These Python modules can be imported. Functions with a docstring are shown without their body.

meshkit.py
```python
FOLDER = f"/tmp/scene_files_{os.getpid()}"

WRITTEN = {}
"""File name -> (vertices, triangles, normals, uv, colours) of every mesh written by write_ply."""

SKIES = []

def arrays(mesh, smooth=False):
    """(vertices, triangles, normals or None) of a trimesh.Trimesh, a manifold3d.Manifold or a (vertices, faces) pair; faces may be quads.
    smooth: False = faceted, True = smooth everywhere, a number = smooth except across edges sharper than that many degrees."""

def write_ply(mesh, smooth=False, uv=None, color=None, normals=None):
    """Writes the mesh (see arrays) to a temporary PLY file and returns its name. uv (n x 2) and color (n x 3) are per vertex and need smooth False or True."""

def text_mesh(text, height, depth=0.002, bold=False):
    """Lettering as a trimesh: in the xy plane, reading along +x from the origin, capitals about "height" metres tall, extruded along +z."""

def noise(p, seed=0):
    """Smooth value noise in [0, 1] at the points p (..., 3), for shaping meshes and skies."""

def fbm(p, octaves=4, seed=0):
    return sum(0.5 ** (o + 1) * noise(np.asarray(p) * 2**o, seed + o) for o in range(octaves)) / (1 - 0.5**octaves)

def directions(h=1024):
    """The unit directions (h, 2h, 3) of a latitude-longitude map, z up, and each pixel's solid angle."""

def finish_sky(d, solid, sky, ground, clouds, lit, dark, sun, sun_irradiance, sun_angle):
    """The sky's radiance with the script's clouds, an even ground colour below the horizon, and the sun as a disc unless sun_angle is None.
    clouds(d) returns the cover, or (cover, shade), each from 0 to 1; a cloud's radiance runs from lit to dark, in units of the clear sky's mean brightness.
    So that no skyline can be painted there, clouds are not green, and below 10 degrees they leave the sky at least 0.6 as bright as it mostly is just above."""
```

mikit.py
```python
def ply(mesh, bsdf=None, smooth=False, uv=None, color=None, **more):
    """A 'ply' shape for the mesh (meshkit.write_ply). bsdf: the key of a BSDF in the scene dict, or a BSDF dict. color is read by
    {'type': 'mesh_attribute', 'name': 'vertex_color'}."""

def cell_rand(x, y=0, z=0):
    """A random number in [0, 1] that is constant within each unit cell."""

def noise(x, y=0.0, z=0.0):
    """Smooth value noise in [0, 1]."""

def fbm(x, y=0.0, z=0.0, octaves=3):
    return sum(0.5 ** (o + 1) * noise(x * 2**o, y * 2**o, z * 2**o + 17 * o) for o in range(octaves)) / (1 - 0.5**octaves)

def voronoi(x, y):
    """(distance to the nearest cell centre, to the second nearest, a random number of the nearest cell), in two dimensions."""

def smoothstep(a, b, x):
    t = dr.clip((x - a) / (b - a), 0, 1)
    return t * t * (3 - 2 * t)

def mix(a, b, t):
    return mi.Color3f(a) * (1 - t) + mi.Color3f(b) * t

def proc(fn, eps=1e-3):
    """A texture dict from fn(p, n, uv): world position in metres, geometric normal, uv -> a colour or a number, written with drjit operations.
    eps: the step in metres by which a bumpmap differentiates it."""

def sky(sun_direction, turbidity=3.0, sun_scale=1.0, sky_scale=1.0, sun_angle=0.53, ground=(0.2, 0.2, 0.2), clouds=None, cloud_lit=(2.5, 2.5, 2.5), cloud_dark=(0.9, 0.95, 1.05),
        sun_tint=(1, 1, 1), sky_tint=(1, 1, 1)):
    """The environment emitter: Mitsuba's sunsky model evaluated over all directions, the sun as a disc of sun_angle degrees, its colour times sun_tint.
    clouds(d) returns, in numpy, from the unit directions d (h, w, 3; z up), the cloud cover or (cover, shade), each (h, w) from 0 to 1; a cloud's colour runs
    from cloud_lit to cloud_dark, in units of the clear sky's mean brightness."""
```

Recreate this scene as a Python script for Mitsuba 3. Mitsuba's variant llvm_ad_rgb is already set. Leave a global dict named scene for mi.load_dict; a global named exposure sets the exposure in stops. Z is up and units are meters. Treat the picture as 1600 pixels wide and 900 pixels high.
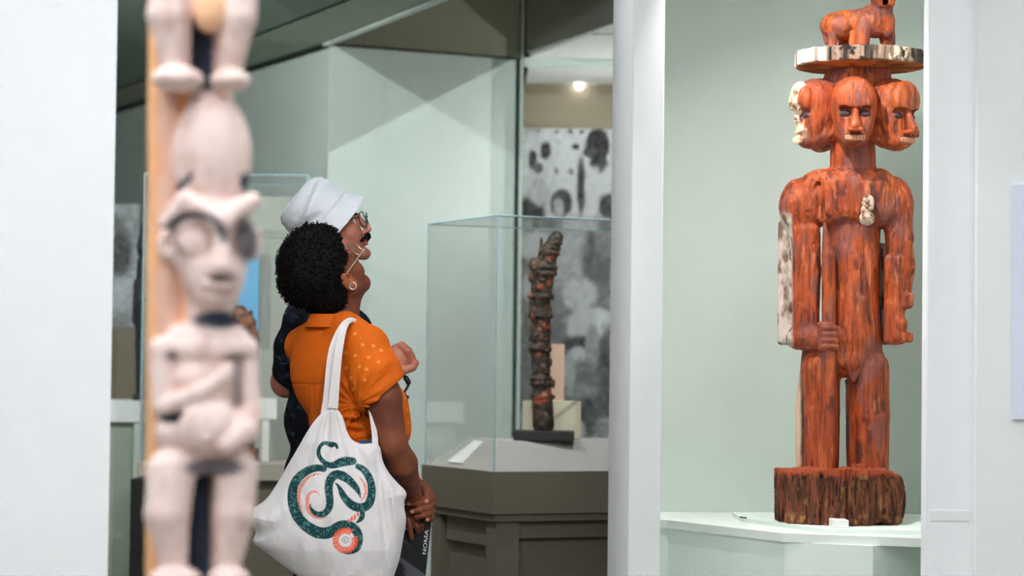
import math, random
import numpy as np, trimesh, mitsuba as mi, mikit, meshkit
from mikit import proc, noise, fbm, mix, smoothstep
import drjit as dr
random.seed(7)
rng = np.random.default_rng(7)
T = mi.ScalarTransform4f
scene, labels = {}, {}

# ------------------------------------------------------------------ camera (85 mm, leaning a little, pitched up two degrees)
FOC, EYE, ROLL, HORIZON = 3777.0, np.array([0, 0, 1.2]), 0.012, 580.0
pitch = math.atan((HORIZON - 450) / FOC)
fwd = np.array([0, math.cos(pitch), math.sin(pitch)])
rgt = np.cross(fwd, [-ROLL, 0, 1.0]); rgt /= np.linalg.norm(rgt)
upv = np.cross(rgt, fwd)
FOCUS = 7.0
scene['camera'] = {'type': 'thinlens', 'fov': math.degrees(2 * math.atan(800 / FOC)), 'fov_axis': 'x', 'aperture_radius': 0.0172, 'focus_distance': FOCUS,
                   'near_clip': 0.05, 'far_clip': 100.0, 'to_world': T().look_at(origin=EYE.tolist(), target=(EYE + fwd).tolist(), up=upv.tolist())}
exposure = 0.0
# ------------------------------------------------------------------ light: added unseen fill panels and spots, plus the statue and wall-beam spots
def rgb(*c): return {'type': 'rgb', 'value': [float(x) for x in c]}
PANEL = (2.1, 2.2, 2.3)           # radiance of the ceiling panels added as fill light
PANELS = [(-1.3, 0.6, 1.1, 1.6, 1), (0.9, 0.6, 1.1, 1.6, 1), (-0.9, 3.6, 0.9, 1.1, 2.6), (1.6, 4.3, 0.55, .9, 2.1), (-0.7, 6.7, .75, .4, 1.5)]    # x, y, half sizes, strength
NICHE_FILL = (7.0, 7.4, 7.2)      # radiance of the strip added to brighten the niche
SPOTS = {  # name: position, target, intensity, cutoff, beam width
    'statue_key': ((0.57, 6.42, 2.54), (1.0, 7.2, 1.28), (4.3, 4.15, 3.95), 47, 24),
    'wall_beam_a': ((-0.95, 7.85, 2.53), (-0.25, 10.15, 1.45), (4.7, 5.05, 4.95), 60, 50),
    'wall_beam_b': ((0.42, 7.95, 2.56), (-0.45, 10.1, 1.45), (4.7, 5.05, 4.95), 60, 50),
    'left_wall_fill': ((-1.95, 8.0, 2.52), (-1.35, 11.0, 1.5), (5.0, 5.4, 5.1), 60, 40),  # added out of view to lift the dim wall on the left
    'alcove': ((0.95, 9.9, 2.40), (0.15, 11.3, 0.9), (1.3, 1.24, 1.16), 55, 40),  # added lamp kept hidden behind the niche, lights the mural
    'alcove_up_fill': ((1.15, 10.3, 1.75), (0.30, 10.1, 2.55), (2.5, 2.56, 2.5), 60, 40),  # added hidden uplight that brightens the alcove soffit
    'people_fill': ((0.15, 3.9, 2.95), (-0.46, 7.0, 1.25), (12.5, 12.1, 11.9), 15, 9),  # added fill on the two visitors, out of view
    'totem_fill': ((-1.35, 1.6, 2.95), (-0.75, 4.6, 1.25), (3.8, 3.7, 3.65), 60, 48),  # added out of view to brighten the totem and the near wall
}
# ------------------------------------------------------------------ helpers
def at(px, py, Y):
    """The point at depth Y (world y) that the photograph shows at this pixel."""
    d = fwd + rgt * (px - 800) / FOC + upv * (450 - py) / FOC
    return EYE + d * (Y / d[1])
class Frame:
    """Upright measuring frame of one object: traced pixels at its own distance become metres."""
    def __init__(s, px, py, Y):
        s.O = at(px, py, Y); s.c = (px, py)
        s.s = float((s.O - EYE) @ fwd) / FOC
        d = s.O[:2] - EYE[:2]; d = d / np.linalg.norm(d)
        s.R = np.array([d[1], -d[0], 0.0]); s.W = np.array([-d[0], -d[1], 0.0]); s.U = np.array([0, 0, 1.0])
        s.M = np.stack([s.R, s.W, s.U], 1)      # local (right, toward viewer, up) -> world
    def p(s, px, py, w=0.0):
        x, y = px - s.c[0], py - s.c[1]
        return s.O + s.s * (s.R * (x + ROLL * y) + s.U * (-y + ROLL * x) + s.W * w)
    def loc(s, v):
        """world points -> traced (px, py, w)"""
        q = (np.asarray(v) - s.O) @ s.M / s.s
        return s.c[0] + q[..., 0] + ROLL * q[..., 2], s.c[1] - q[..., 2] + ROLL * q[..., 0], q[..., 1]
def unit(v): v = np.asarray(v, float); return v / np.linalg.norm(v)
def rot(ax, deg):
    return trimesh.transformations.rotation_matrix(math.radians(deg), ax)[:3, :3]

BIG = 9.0
class Field:
    """A solid as a distance grid: primitives blended in, cut out, then meshed."""
    def __init__(s, lo, hi, h):
        s.lo, s.h = np.asarray(lo, float), float(h)
        s.n = np.ceil((np.asarray(hi, float) - s.lo) / h).astype(int) + 1
        s.d = np.full(s.n, BIG, np.float32)
    def win(s, lo, hi):
        a = np.clip(np.floor((lo - s.lo) / s.h).astype(int), 0, s.n); b = np.clip(np.ceil((hi - s.lo) / s.h).astype(int) + 1, 0, s.n)
        if (b <= a).any(): return None, None
        ax = [(s.lo[i] + s.h * np.arange(a[i], b[i])).astype(np.float32) for i in range(3)]
        return tuple(slice(x, y) for x, y in zip(a, b)), (ax[0][:, None, None], ax[1][None, :, None], ax[2][None, None, :])
    def op(s, lo, hi, fn, k, mode):
        m = max(k, 0) + 5 * s.h
        sl, g = s.win(np.asarray(lo) - m, np.asarray(hi) + m)
        if sl is None: return s
        e = fn(g).astype(np.float32); d = s.d[sl]
        if mode == 'cut': d, e, sg = -d, e, -1
        else: sg = 1
        if k > 0:
            t = np.clip(0.5 + 0.5 * (e - d) / k, 0, 1); r = e * (1 - t) + d * t - k * t * (1 - t)
        else: r = np.minimum(d, e)
        s.d[sl] = sg * r if mode != 'cut' else -r
        return s
    def ell(s, c, r, R=None, k=0.0, mode='add'):
        c, r = np.asarray(c, float), np.broadcast_to(np.asarray(r, float), 3); R = np.eye(3) if R is None else np.asarray(R, float)
        e = np.sqrt(((R * r[None, :]) ** 2).sum(1))
        def fn(g):
            q = [g[0] - c[0], g[1] - c[1], g[2] - c[2]]
            a = [(R[0, i] * q[0] + R[1, i] * q[1] + R[2, i] * q[2]) for i in range(3)]
            k0 = np.sqrt(sum((a[i] / r[i]) ** 2 for i in range(3))); k1 = np.sqrt(sum((a[i] / r[i] ** 2) ** 2 for i in range(3)))
            return k0 * (k0 - 1) / np.maximum(k1, 1e-6)
        return s.op(c - e, c + e, fn, k, mode)
    def cone(s, a, b, ra, rb=None, k=0.0, mode='add', flat=None):
        """round cone from a to b; flat=(direction, factor) squeezes it along a direction"""
        a, b = np.asarray(a, float), np.asarray(b, float); rb = ra if rb is None else rb; rm = max(ra, rb) * (max(1, flat[1]) if flat else 1)
        ab = b - a; L2 = max(ab @ ab, 1e-12)
        def fn(g):
            q = [g[i] - a[i] for i in range(3)]
            t = np.clip((q[0] * ab[0] + q[1] * ab[1] + q[2] * ab[2]) / L2, 0, 1)
            v = [q[i] - ab[i] * t for i in range(3)]
            if flat:
                n, f = unit(flat[0]), flat[1]; m = (v[0] * n[0] + v[1] * n[1] + v[2] * n[2]) * (1 / f - 1)
                v = [v[i] + n[i] * m for i in range(3)]
            return (np.sqrt(v[0] ** 2 + v[1] ** 2 + v[2] ** 2) - (ra + (rb - ra) * t)) * (min(1, flat[1]) if flat else 1)
        return s.op(np.minimum(a, b) - rm, np.maximum(a, b) + rm, fn, k, mode)
    def chain(s, pts, rad, k=0.0, mode='add', flat=None):
        rad = np.broadcast_to(rad, len(pts))
        for i in range(len(pts) - 1): s.cone(pts[i], pts[i + 1], rad[i], rad[i + 1], k, mode, flat)
        return s
    def box(s, c, half, R=None, r=0.0, k=0.0, mode='add'):
        c, half = np.asarray(c, float), np.asarray(half, float); R = np.eye(3) if R is None else np.asarray(R, float)
        e = (np.abs(R) * half[None, :]).sum(1)
        def fn(g):
            q = [g[0] - c[0], g[1] - c[1], g[2] - c[2]]
            a = [np.abs(R[0, i] * q[0] + R[1, i] * q[1] + R[2, i] * q[2]) - (half[i] - r) for i in range(3)]
            return np.sqrt(sum(np.maximum(x, 0) ** 2 for x in a)) + np.minimum(np.maximum(np.maximum(a[0], a[1]), a[2]), 0) - r
        return s.op(c - e, c + e, fn, k, mode)
    def warp(s, fn, band=0.03):
        """adds fn(points) to the distance near the surface (carving marks, folds, pitting)"""
        i = np.nonzero(np.abs(s.d) < band)
        p = s.lo + s.h * np.stack(i, 1)
        s.d[i] += fn(p).astype(np.float32)
        return s
    def mesh(s, smooth=0, keep=True):
        """naive surface nets"""
        d = s.d; n = s.n; ins = d < 0
        c = np.zeros(n - 1, np.uint8)
        for o in np.ndindex(2, 2, 2):
            c += ins[tuple(slice(x, n[i] - 1 + x) for i, x in enumerate(o))]
        cell = np.argwhere((c > 0) & (c < 8)); idx = np.full(n - 1, -1, np.int32); idx[tuple(cell.T)] = np.arange(len(cell))
        acc, cnt = np.zeros((len(cell), 3)), np.zeros(len(cell))
        corner = list(np.ndindex(2, 2, 2)); vals = {o: d[tuple((cell + o).T)] for o in corner}
        for o in corner:
            for ax in range(3):
                if o[ax]: continue
                q = tuple(x + (i == ax) for i, x in enumerate(o)); a, b = vals[o], vals[q]
                m = (a < 0) != (b < 0); t = a[m] / (a[m] - b[m]); pt = np.tile(np.array(o, float), (m.sum(), 1)); pt[:, ax] += t
                acc[m] += pt; cnt[m] += 1
        v = s.lo + s.h * (cell + acc / cnt[:, None]); faces = []
        for ax in range(3):
            e = [slice(1, n[i] - 1) for i in range(3)]; e[ax] = slice(0, n[ax] - 1); f = list(e); f[ax] = slice(1, n[ax])
            a, b = ins[tuple(e)], ins[tuple(f)]
            for flip, m in ((False, a & ~b), (True, ~a & b)):
                q = np.argwhere(m)
                if not len(q): continue
                q = q + [0 if i == ax else 1 for i in range(3)]; u, w = (ax + 1) % 3, (ax + 2) % 3
                def sh(du, dw): z = q.copy(); z[:, u] -= du; z[:, w] -= dw; return idx[tuple(z.T)]
                quad = np.stack([sh(1, 1), sh(0, 1), sh(0, 0), sh(1, 0)], 1)
                faces.append(quad[:, ::-1] if flip else quad)
        f = np.vstack(faces); f = np.vstack([f[:, [0, 1, 2]], f[:, [0, 2, 3]]])
        m = trimesh.Trimesh(v, f, process=False)
        if keep:
            g = trimesh.graph.connected_component_labels(m.edges_unique, node_count=len(v)); big = np.bincount(g).argmax()
            m.update_faces((g[m.faces] == big).all(1)); m.remove_unreferenced_vertices()
        if smooth:
            import scipy.sparse as ss
            v, f, n_ = np.array(m.vertices), m.faces, len(m.vertices)
            A = ss.coo_matrix((np.ones(3 * len(f)), (f.ravel(), np.roll(f, 1, 1).ravel())), (n_, n_)).tocsr(); A = A + A.T
            dg = 1.0 / np.maximum(np.asarray(A.sum(1)).ravel(), 1)
            for _ in range(smooth):
                for lam in (.5, -.52): v = v + lam * ((A @ v) * dg[:, None] - v)
            m = trimesh.Trimesh(v, f, process=False)
        return m
def put(key, mesh, bsdf, smooth=False, color=None, **more):
    base, k = key, 1
    while key in scene: key = f'{base}_{k:03d}'; k += 1
    if color is not None: more['color'] = np.clip(color, 0, 1)
    scene[key] = mikit.ply(mesh, bsdf, smooth=smooth, **more)
    return key
def tag(key, label, category=None, group=None, kind=None):
    d = {'label': label} if label else {}
    if category: d['category'] = category
    if group: d['group'] = group
    if kind: d['kind'] = kind
    labels[key] = d
def cat(*ms): return trimesh.util.concatenate(ms)
def boxm(lo, hi, ch=0.0):
    lo, hi = np.minimum(lo, hi).astype(float), np.maximum(lo, hi).astype(float)
    if ch <= 0: return trimesh.creation.box(hi - lo, trimesh.transformations.translation_matrix((lo + hi) / 2))
    pts = [[(lo[i] + ch if (k != i) else lo[i]) if not o[i] else (hi[i] - ch if (k != i) else hi[i]) for i in range(3)] for o in np.ndindex(2, 2, 2) for k in range(3)]
    return trimesh.convex.convex_hull(np.array(pts))
def prism(xy, z0, z1):
    import shapely.geometry as sg
    return trimesh.creation.extrude_polygon(sg.Polygon(xy), z1 - z0, engine='earcut').apply_translation([0, 0, z0])
def frustum(lo_xy, hi_xy, z0, z1):
    return trimesh.convex.convex_hull(np.vstack([np.c_[lo_xy, np.full(len(lo_xy), z0)], np.c_[hi_xy, np.full(len(hi_xy), z1)]]))
def wallm(a, b, z0, z1, t, side=1):
    """a wall from plan point a to b, its seen face on that line, thickness t behind it (to the left of a->b when side is 1)"""
    a, b = np.asarray(a, float), np.asarray(b, float); d = unit(b - a); nrm = np.array([-d[1], d[0]]) * t * side
    q = [a, b, b + nrm, a + nrm]
    return prism(q if side > 0 else q[::-1], z0, z1)
def tube(pts, rad, sides=8, closed=False):
    pts = np.asarray(pts, float); n = len(pts); rad = np.broadcast_to(rad, n)
    t = np.roll(pts, -1, 0) - np.roll(pts, 1, 0) if closed else np.gradient(pts, axis=0)
    t /= np.linalg.norm(t, axis=1, keepdims=True) + 1e-12
    a = np.cross(t[0], [0.3, 0.2, 0.93]); a /= np.linalg.norm(a); A = [a]
    for i in range(1, n): a = A[-1] - t[i] * (A[-1] @ t[i]); A.append(a / np.linalg.norm(a))
    A = np.array(A); B = np.cross(t, A); an = np.arange(sides) * 2 * np.pi / sides
    v = (pts[:, None] + rad[:, None, None] * (np.cos(an)[None, :, None] * A[:, None] + np.sin(an)[None, :, None] * B[:, None])).reshape(-1, 3)
    f = []; m = n if closed else n - 1
    for i in range(m):
        for j in range(sides):
            a0, a1, b0, b1 = i * sides + j, i * sides + (j + 1) % sides, ((i + 1) % n) * sides + j, ((i + 1) % n) * sides + (j + 1) % sides
            f += [[a0, a1, b1], [a0, b1, b0]]
    if not closed:
        v = np.vstack([v, pts[:1], pts[-1:]]); c0, c1 = n * sides, n * sides + 1
        for j in range(sides): f += [[c0, (j + 1) % sides, j], [c1, (n - 1) * sides + j, (n - 1) * sides + (j + 1) % sides]]
    return trimesh.Trimesh(v, f, process=False)
def spline(pts, n=60):
    from scipy.interpolate import CubicSpline
    pts = np.asarray(pts, float); s = np.r_[0, np.cumsum(np.linalg.norm(np.diff(pts, axis=0), axis=1))]
    return CubicSpline(s, pts)(np.linspace(0, s[-1], n))
def lin(r, g, b):
    """sRGB bytes -> linear"""
    c = np.array([r, g, b]) / 255.0
    return np.where(c < 0.04045, c / 12.92, ((c + 0.055) / 1.055) ** 2.4)
def sstep(a, b, x): t = np.clip((x - a) / (b - a), 0, 1); return t * t * (3 - 2 * t)
def mixc(a, b, t): return np.asarray(a) * (1 - t[:, None]) + np.asarray(b) * t[:, None]
def nz(p, f, seed=0): return meshkit.noise(np.asarray(p) * np.asarray(f), seed)
def fb(p, f, o=4, seed=0): return meshkit.fbm(np.asarray(p) * np.asarray(f), o, seed)

# ------------------------------------------------------------------ materials
def mat(name, color, rough=0.6, spec=0.4, **more):
    col = color if isinstance(color, dict) else rgb(*color)
    scene[name] = {'type': 'twosided', 'bsdf': {'type': 'principled', 'base_color': col, 'roughness': rough, 'specular': spec, **more}}
def grain(base, amp, f):
    base = [float(x) for x in base]
    return proc(lambda p, n, uv: mi.Color3f(*base) * (1 - amp + 2 * amp * fbm(p.x * f, p.y * f, p.z * f, 3)))
VC = {'type': 'mesh_attribute', 'name': 'vertex_color'}
def bumpmat(name, color, fn, scale, rough=0.6, spec=0.3, eps=8e-4, **more):
    scene[name] = {'type': 'twosided', 'bsdf': {'type': 'bumpmap', 'arbitrary': proc(fn, eps), 'scale': scale,
                   'bsdf': {'type': 'principled', 'base_color': color if isinstance(color, dict) else rgb(*color), 'roughness': rough, 'specular': spec, **more}}}
mat('paint_white', grain((0.86, 0.87, 0.88), 0.02, 9), 0.75, 0.25)
mat('paint_white_warm', grain((0.80, 0.82, 0.82), 0.02, 9), 0.75, 0.25)
mat('paint_green', grain((0.60, 0.68, 0.64), 0.03, 7), 0.7, 0.3)
mat('paint_niche', grain((0.66, 0.73, 0.69), 0.03, 6), 0.7, 0.3)
mat('paint_plinth', grain((0.74, 0.82, 0.77), 0.03, 8), 0.6, 0.35)
mat('paint_ceiling', grain((0.22, 0.28, 0.24), 0.03, 7), 0.8, 0.2)
mat('paint_olive', grain((0.36, 0.37, 0.27), 0.04, 6), 0.8, 0.2)
mat('paint_sage', grain((0.34, 0.40, 0.33), 0.03, 6), 0.7, 0.3)
mat('paint_beige', grain((0.46, 0.40, 0.30), 0.05, 5), 0.75, 0.25)
mat('paint_cream', grain((0.56, 0.54, 0.47), 0.03, 5), 0.75, 0.25)
mat('groove_dark', (0.02, 0.025, 0.022), 0.8, 0.2)
mat('floor_stone', grain((0.24, 0.22, 0.19), 0.1, 3), 0.5, 0.4)
mat('case_taupe', grain((0.135, 0.116, 0.087), 0.05, 8), 0.55, 0.35)
mat('case_deck', grain((0.38, 0.37, 0.345), 0.04, 10), 0.65, 0.3)
mat('card_white', (0.82, 0.82, 0.80), 0.6, 0.3)
mat('card_cream', (0.66, 0.60, 0.46), 0.65, 0.3)
mat('black_satin', (0.012, 0.013, 0.013), 0.4, 0.4)
mat('lamp_body', (0.5, 0.5, 0.5), 0.45, 0.4)
mat('metal', (0.72, 0.72, 0.70), 0.25, 0.5, metallic=1.0)
mat('steel_panel', grain((0.36, 0.37, 0.35), 0.12, 4), 0.22, 0.5, metallic=0.7)
mat('edge_glass', (0.30, 0.44, 0.46), 0.15, 0.5)
scene['pane'] = {'type': 'thindielectric', 'int_ior': 1.5}
# ================================================================== the room
ZC = 2.55
def struct(key, mesh, bsdf, smooth=False):
    k = put(key, mesh, bsdf, smooth); labels[k] = {'kind': 'structure'}; return k
struct('floor', boxm([-5, -3, -0.1], [4, 16, 0]), 'floor_stone')
# back walls: a corner stands out toward the gallery
CW0, CW1 = at(515, 68, 10.0)[:2], at(806, 90, 10.40)[:2]        # centre wall, left and right ends
LW1 = np.array([-3.4, CW0[1] + (3.4 + CW0[0]) * 2.03])
struct('wall_back_center', wallm(CW0, CW1, 0, ZC, 0.25), 'paint_green')
struct('wall_back_left', wallm(LW1, CW0, 0, ZC, 0.25), 'paint_green')
d = unit(CW1 - CW0); nrm = np.array([d[1], -d[0]])              # toward the camera
struct('wall_bulkhead', wallm(CW0 + nrm * .03, CW1 + nrm * .03, ZC, 3.3, 0.25), 'paint_olive')
PX0, PX1 = CW1, at(818, 90, 10.34)[:2]
struct('pillar', prism([CW1 + nrm * .05, PX1, PX1 + [0.0, 0.32], CW1 + [0.0, 0.32]], 0, 3.3), 'paint_green')
# ceiling over the left part, with a recessed track line parallel to the wall
g0, g1 = at(185, 138, 11.75)[:2], at(520, 7, 8.95)[:2]
gd = unit(g1 - g0); gl = np.array([-gd[1], gd[0]])
e0, e1 = CW0 + [0, .3], at(690, -6, 8.78)[:2]
far0, near0 = g0 - gd * 2.2, g1 + gd * .6
near_e = e1 + unit(e1 - CW0) * .35
def ceil(key, poly, z0, z1, m):
    return struct(key, prism(poly, z0, z1), m)
w = 0.016
ceil('ceiling_left', [far0 + gl * -w, near0 + gl * -w, [near0[0] - 2.6, near0[1]], [-4.6, far0[1]]], ZC, ZC + .12, 'paint_ceiling')
ceil('ceiling_strip', [near0 + gl * w, far0 + gl * w, [far0[0] + .9, far0[1]], e0, CW0 + (e1 - CW0) * .02, e1, near_e], ZC, ZC + .12, 'paint_sage')
ceil('trim_1', [near0 + gl * (w + .001), near0 - gl * (w + .001), far0 - gl * (w + .001), far0 + gl * (w + .001)], ZC + .03, ZC + .12, 'groove_dark')
ed = unit(near_e - CW0); en = np.array([-ed[1], ed[0]])
struct('trim_2', prism([CW0 + en * -.004, near_e + en * -.004, near_e - en * .03, CW0 - en * .03], ZC - .012, ZC + .12), 'paint_green')
struct('trim_3', prism([CW0 + nrm * .03 + d * .0, CW1 + nrm * .03, CW1, CW0], ZC - .006, ZC + .0), 'groove_dark')
# dark joint where the left wall meets the ceiling
ld = unit(CW0 - LW1); ln = np.array([ld[1], -ld[0]])
struct('trim_4', prism([LW1 + ln * .02, LW1, CW0, CW0 + ln * .02], ZC - .018, ZC - .0005), 'groove_dark')
struct('ceiling_high', boxm([-5, 7.2, 3.3], [4, 16, 3.4]), 'paint_olive')
struct('ceiling_near', boxm([-5, -3, 3.1], [4, 7.6, 3.2]), 'paint_white_warm')
struct('wall_side_left', boxm([-5, -3, 0], [-4.9, 16, 3.4]), 'paint_white_warm')
struct('wall_side_right', boxm([3.9, -3, 0], [4, 16, 3.4]), 'paint_white_warm')
struct('wall_behind', boxm([-5, -3.1, 0], [4, -3, 3.4]), 'paint_white_warm')
struct('wall_far', boxm([-5, 15.9, 0], [4, 16, 3.4]), 'paint_beige')
# alcove right of the pillar: beige back wall, fascia of brushed metal above, bright soffit
AY = 11.3
struct('wall_alcove', boxm([-.2, AY, 0], [1.6, AY + .2, 3.3]), 'paint_beige')
struct('wall_alcove_side', boxm([.50, AY - .06, 0], [1.6, AY, 2.18]), 'paint_cream')
f0, f1 = at(822, 84, 10.30)[:2], at(992, 26, 9.19)[:2]
fd = unit(f1 - f0)
struct('wall_fascia', wallm(f0, f1 + fd * .8, ZC + .012, 3.3, .08), 'steel_panel')
mat('soffit_white', (0.84, 0.86, 0.84), 0.7, 0.3)
struct('ceiling_alcove', prism([f0 + [.02, .02], f1 + fd * .8, [1.6, 9.0], [1.6, AY], [.05, AY]], ZC, ZC + .03), 'soffit_white')
sl0, sl1 = at(925, 47, 9.62), at(992, 52, 9.55)
struct('trim_5', prism([sl0[:2], sl1[:2] + [.5, -.05], sl1[:2] + [.5, -.08], sl0[:2] - [0, .03]], ZC - .004, ZC - .0005), 'paint_sage')
b0, b1 = at(819, 88, 10.36)[:2], [1.2, 10.42]
struct('trim_6', prism([b0, b1, [b1[0], b1[1] + .05], [b0[0], b0[1] + .05]], ZC - .035, ZC - .0005), 'paint_green')
# near white wall on the left, its end turned to the camera
wx = at(176, 450, 5.7)[0]
struct('wall_left', prism([[wx - 2.2, 5.7], [wx, 5.7], [wx - .03, 5.72], [wx - 2.2, 5.95]], 0, 3.1), 'paint_white')
# niche on the right: partition end, back wall, jamb
NY = 7.78
nx0 = at(985, 450, 6.55)[0]; nx1 = at(1035, 450, 6.55)[0]
struct('wall_niche_left', boxm([nx0, 6.55, 0], [nx1, NY + .1, 3.1], .003), 'paint_white_warm')
struct('wall_niche_back', boxm([nx1, NY, 0], [1.75, NY + .1, 3.1]), 'paint_niche')
jx = at(1449, 450, 6.35)[0]; jx2 = at(1527, 450, 6.3)[0]
struct('wall_niche_right', boxm([jx, 6.35, 0], [jx2 + .06, 6.43, 3.1], .003), 'paint_white')
NXR = 1.37
struct('wall_niche_side', boxm([NXR, 6.43, 0], [NXR + .08, NY, 3.1]), 'paint_niche')
struct('wall_right', prism([[jx2, 6.30], [jx2 + 1.2, 6.30 - .75], [jx2 + 1.2, 6.43], [jx2, 6.43]], 0, 3.1), 'paint_white_warm')
zb = at(1485, 806, 6.35)[2]
struct('trim_7', boxm([jx + .010, 6.3465, zb - .016], [jx2 - .006, 6.36, zb + .016], .003), 'paint_white_warm')
struct('ceiling_niche', boxm([nx0, 6.35, 2.62], [1.75, NY + .1, 2.7]), 'paint_white_warm')
# ------------------------------------------------------------------ lamps
PANEL_LABEL = ['large added fill light panel behind the camera on the left', 'large added fill light panel behind the camera on the right', 'added fill light panel just behind the totem pole on its left',
               'added fill light panel in front of the niche wall on the right', 'shallow added fill light panel above the two visitors']
def fill_panel(x, y, hx, hy, g=1.0):  # unseen panel added overhead to brighten the gallery
    k = 'fill_panel'; n = 1
    while k in labels: k = f'fill_panel_{n:03d}'; n += 1
    n = 1 + sum(q.startswith('fill_panel') for q in labels)
    tag(k, PANEL_LABEL[n - 1], 'ceiling light', 'added unseen fill panels over the gallery')
    z = 3.08
    scene[k + '__diffuser'] = mikit.ply(trimesh.Trimesh([[x - hx, y - hy, z], [x + hx, y - hy, z], [x + hx, y + hy, z], [x - hx, y + hy, z]], [[0, 2, 1], [0, 3, 2]], process=False),
                                       'card_white', emitter={'type': 'area', 'radiance': rgb(*[c * g for c in PANEL])})
    fr = [boxm([x - hx - .05, y - hy - .05, z - .03], [x + hx + .05, y - hy, 3.1]), boxm([x - hx - .05, y + hy, z - .03], [x + hx + .05, y + hy + .05, 3.1]),
          boxm([x - hx - .05, y - hy, z - .03], [x - hx, y + hy, 3.1]), boxm([x + hx, y - hy, z - .03], [x + hx + .05, y + hy, 3.1])]
    put(k + '__frame', cat(*fr), 'card_white')
for a in PANELS: fill_panel(*a)
tag('niche_fill', 'long added strip light brightening the niche above the carved figure', 'strip light')  # unseen strip added to light the niche interior
put('niche_fill__housing', boxm([.47, 6.50, 2.60], [1.34, 6.72, 2.62]), 'lamp_body')
scene['niche_fill__diffuser'] = mikit.ply(trimesh.Trimesh([[.48, 6.51, 2.598], [1.33, 6.51, 2.598], [1.33, 6.71, 2.598], [.48, 6.71, 2.598]], [[0, 2, 1], [0, 3, 2]], process=False), 'card_white', emitter={'type': 'area', 'radiance': rgb(*NICHE_FILL)})
SPOT_LABEL = {'statue_key': 'grey spotlight under the niche ceiling aimed at the red carved figure', 'wall_beam_a': 'grey spotlight with an added barn door, left of the two lighting the corner wall',
              'wall_beam_b': 'grey spotlight with an added barn door, right of the two lighting the corner wall', 'left_wall_fill': 'added unseen grey spotlight brightening the wall above the wide glass display case',
              'alcove': 'added hidden grey spotlight aimed at the photograph mural in the alcove', 'alcove_up_fill': 'added hidden grey uplight behind the niche brightening the alcove ceiling', 'people_fill': 'added unseen grey spotlight brightening the two visitors', 'totem_fill': 'added unseen grey spotlight brightening the pale totem pole'}
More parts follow.
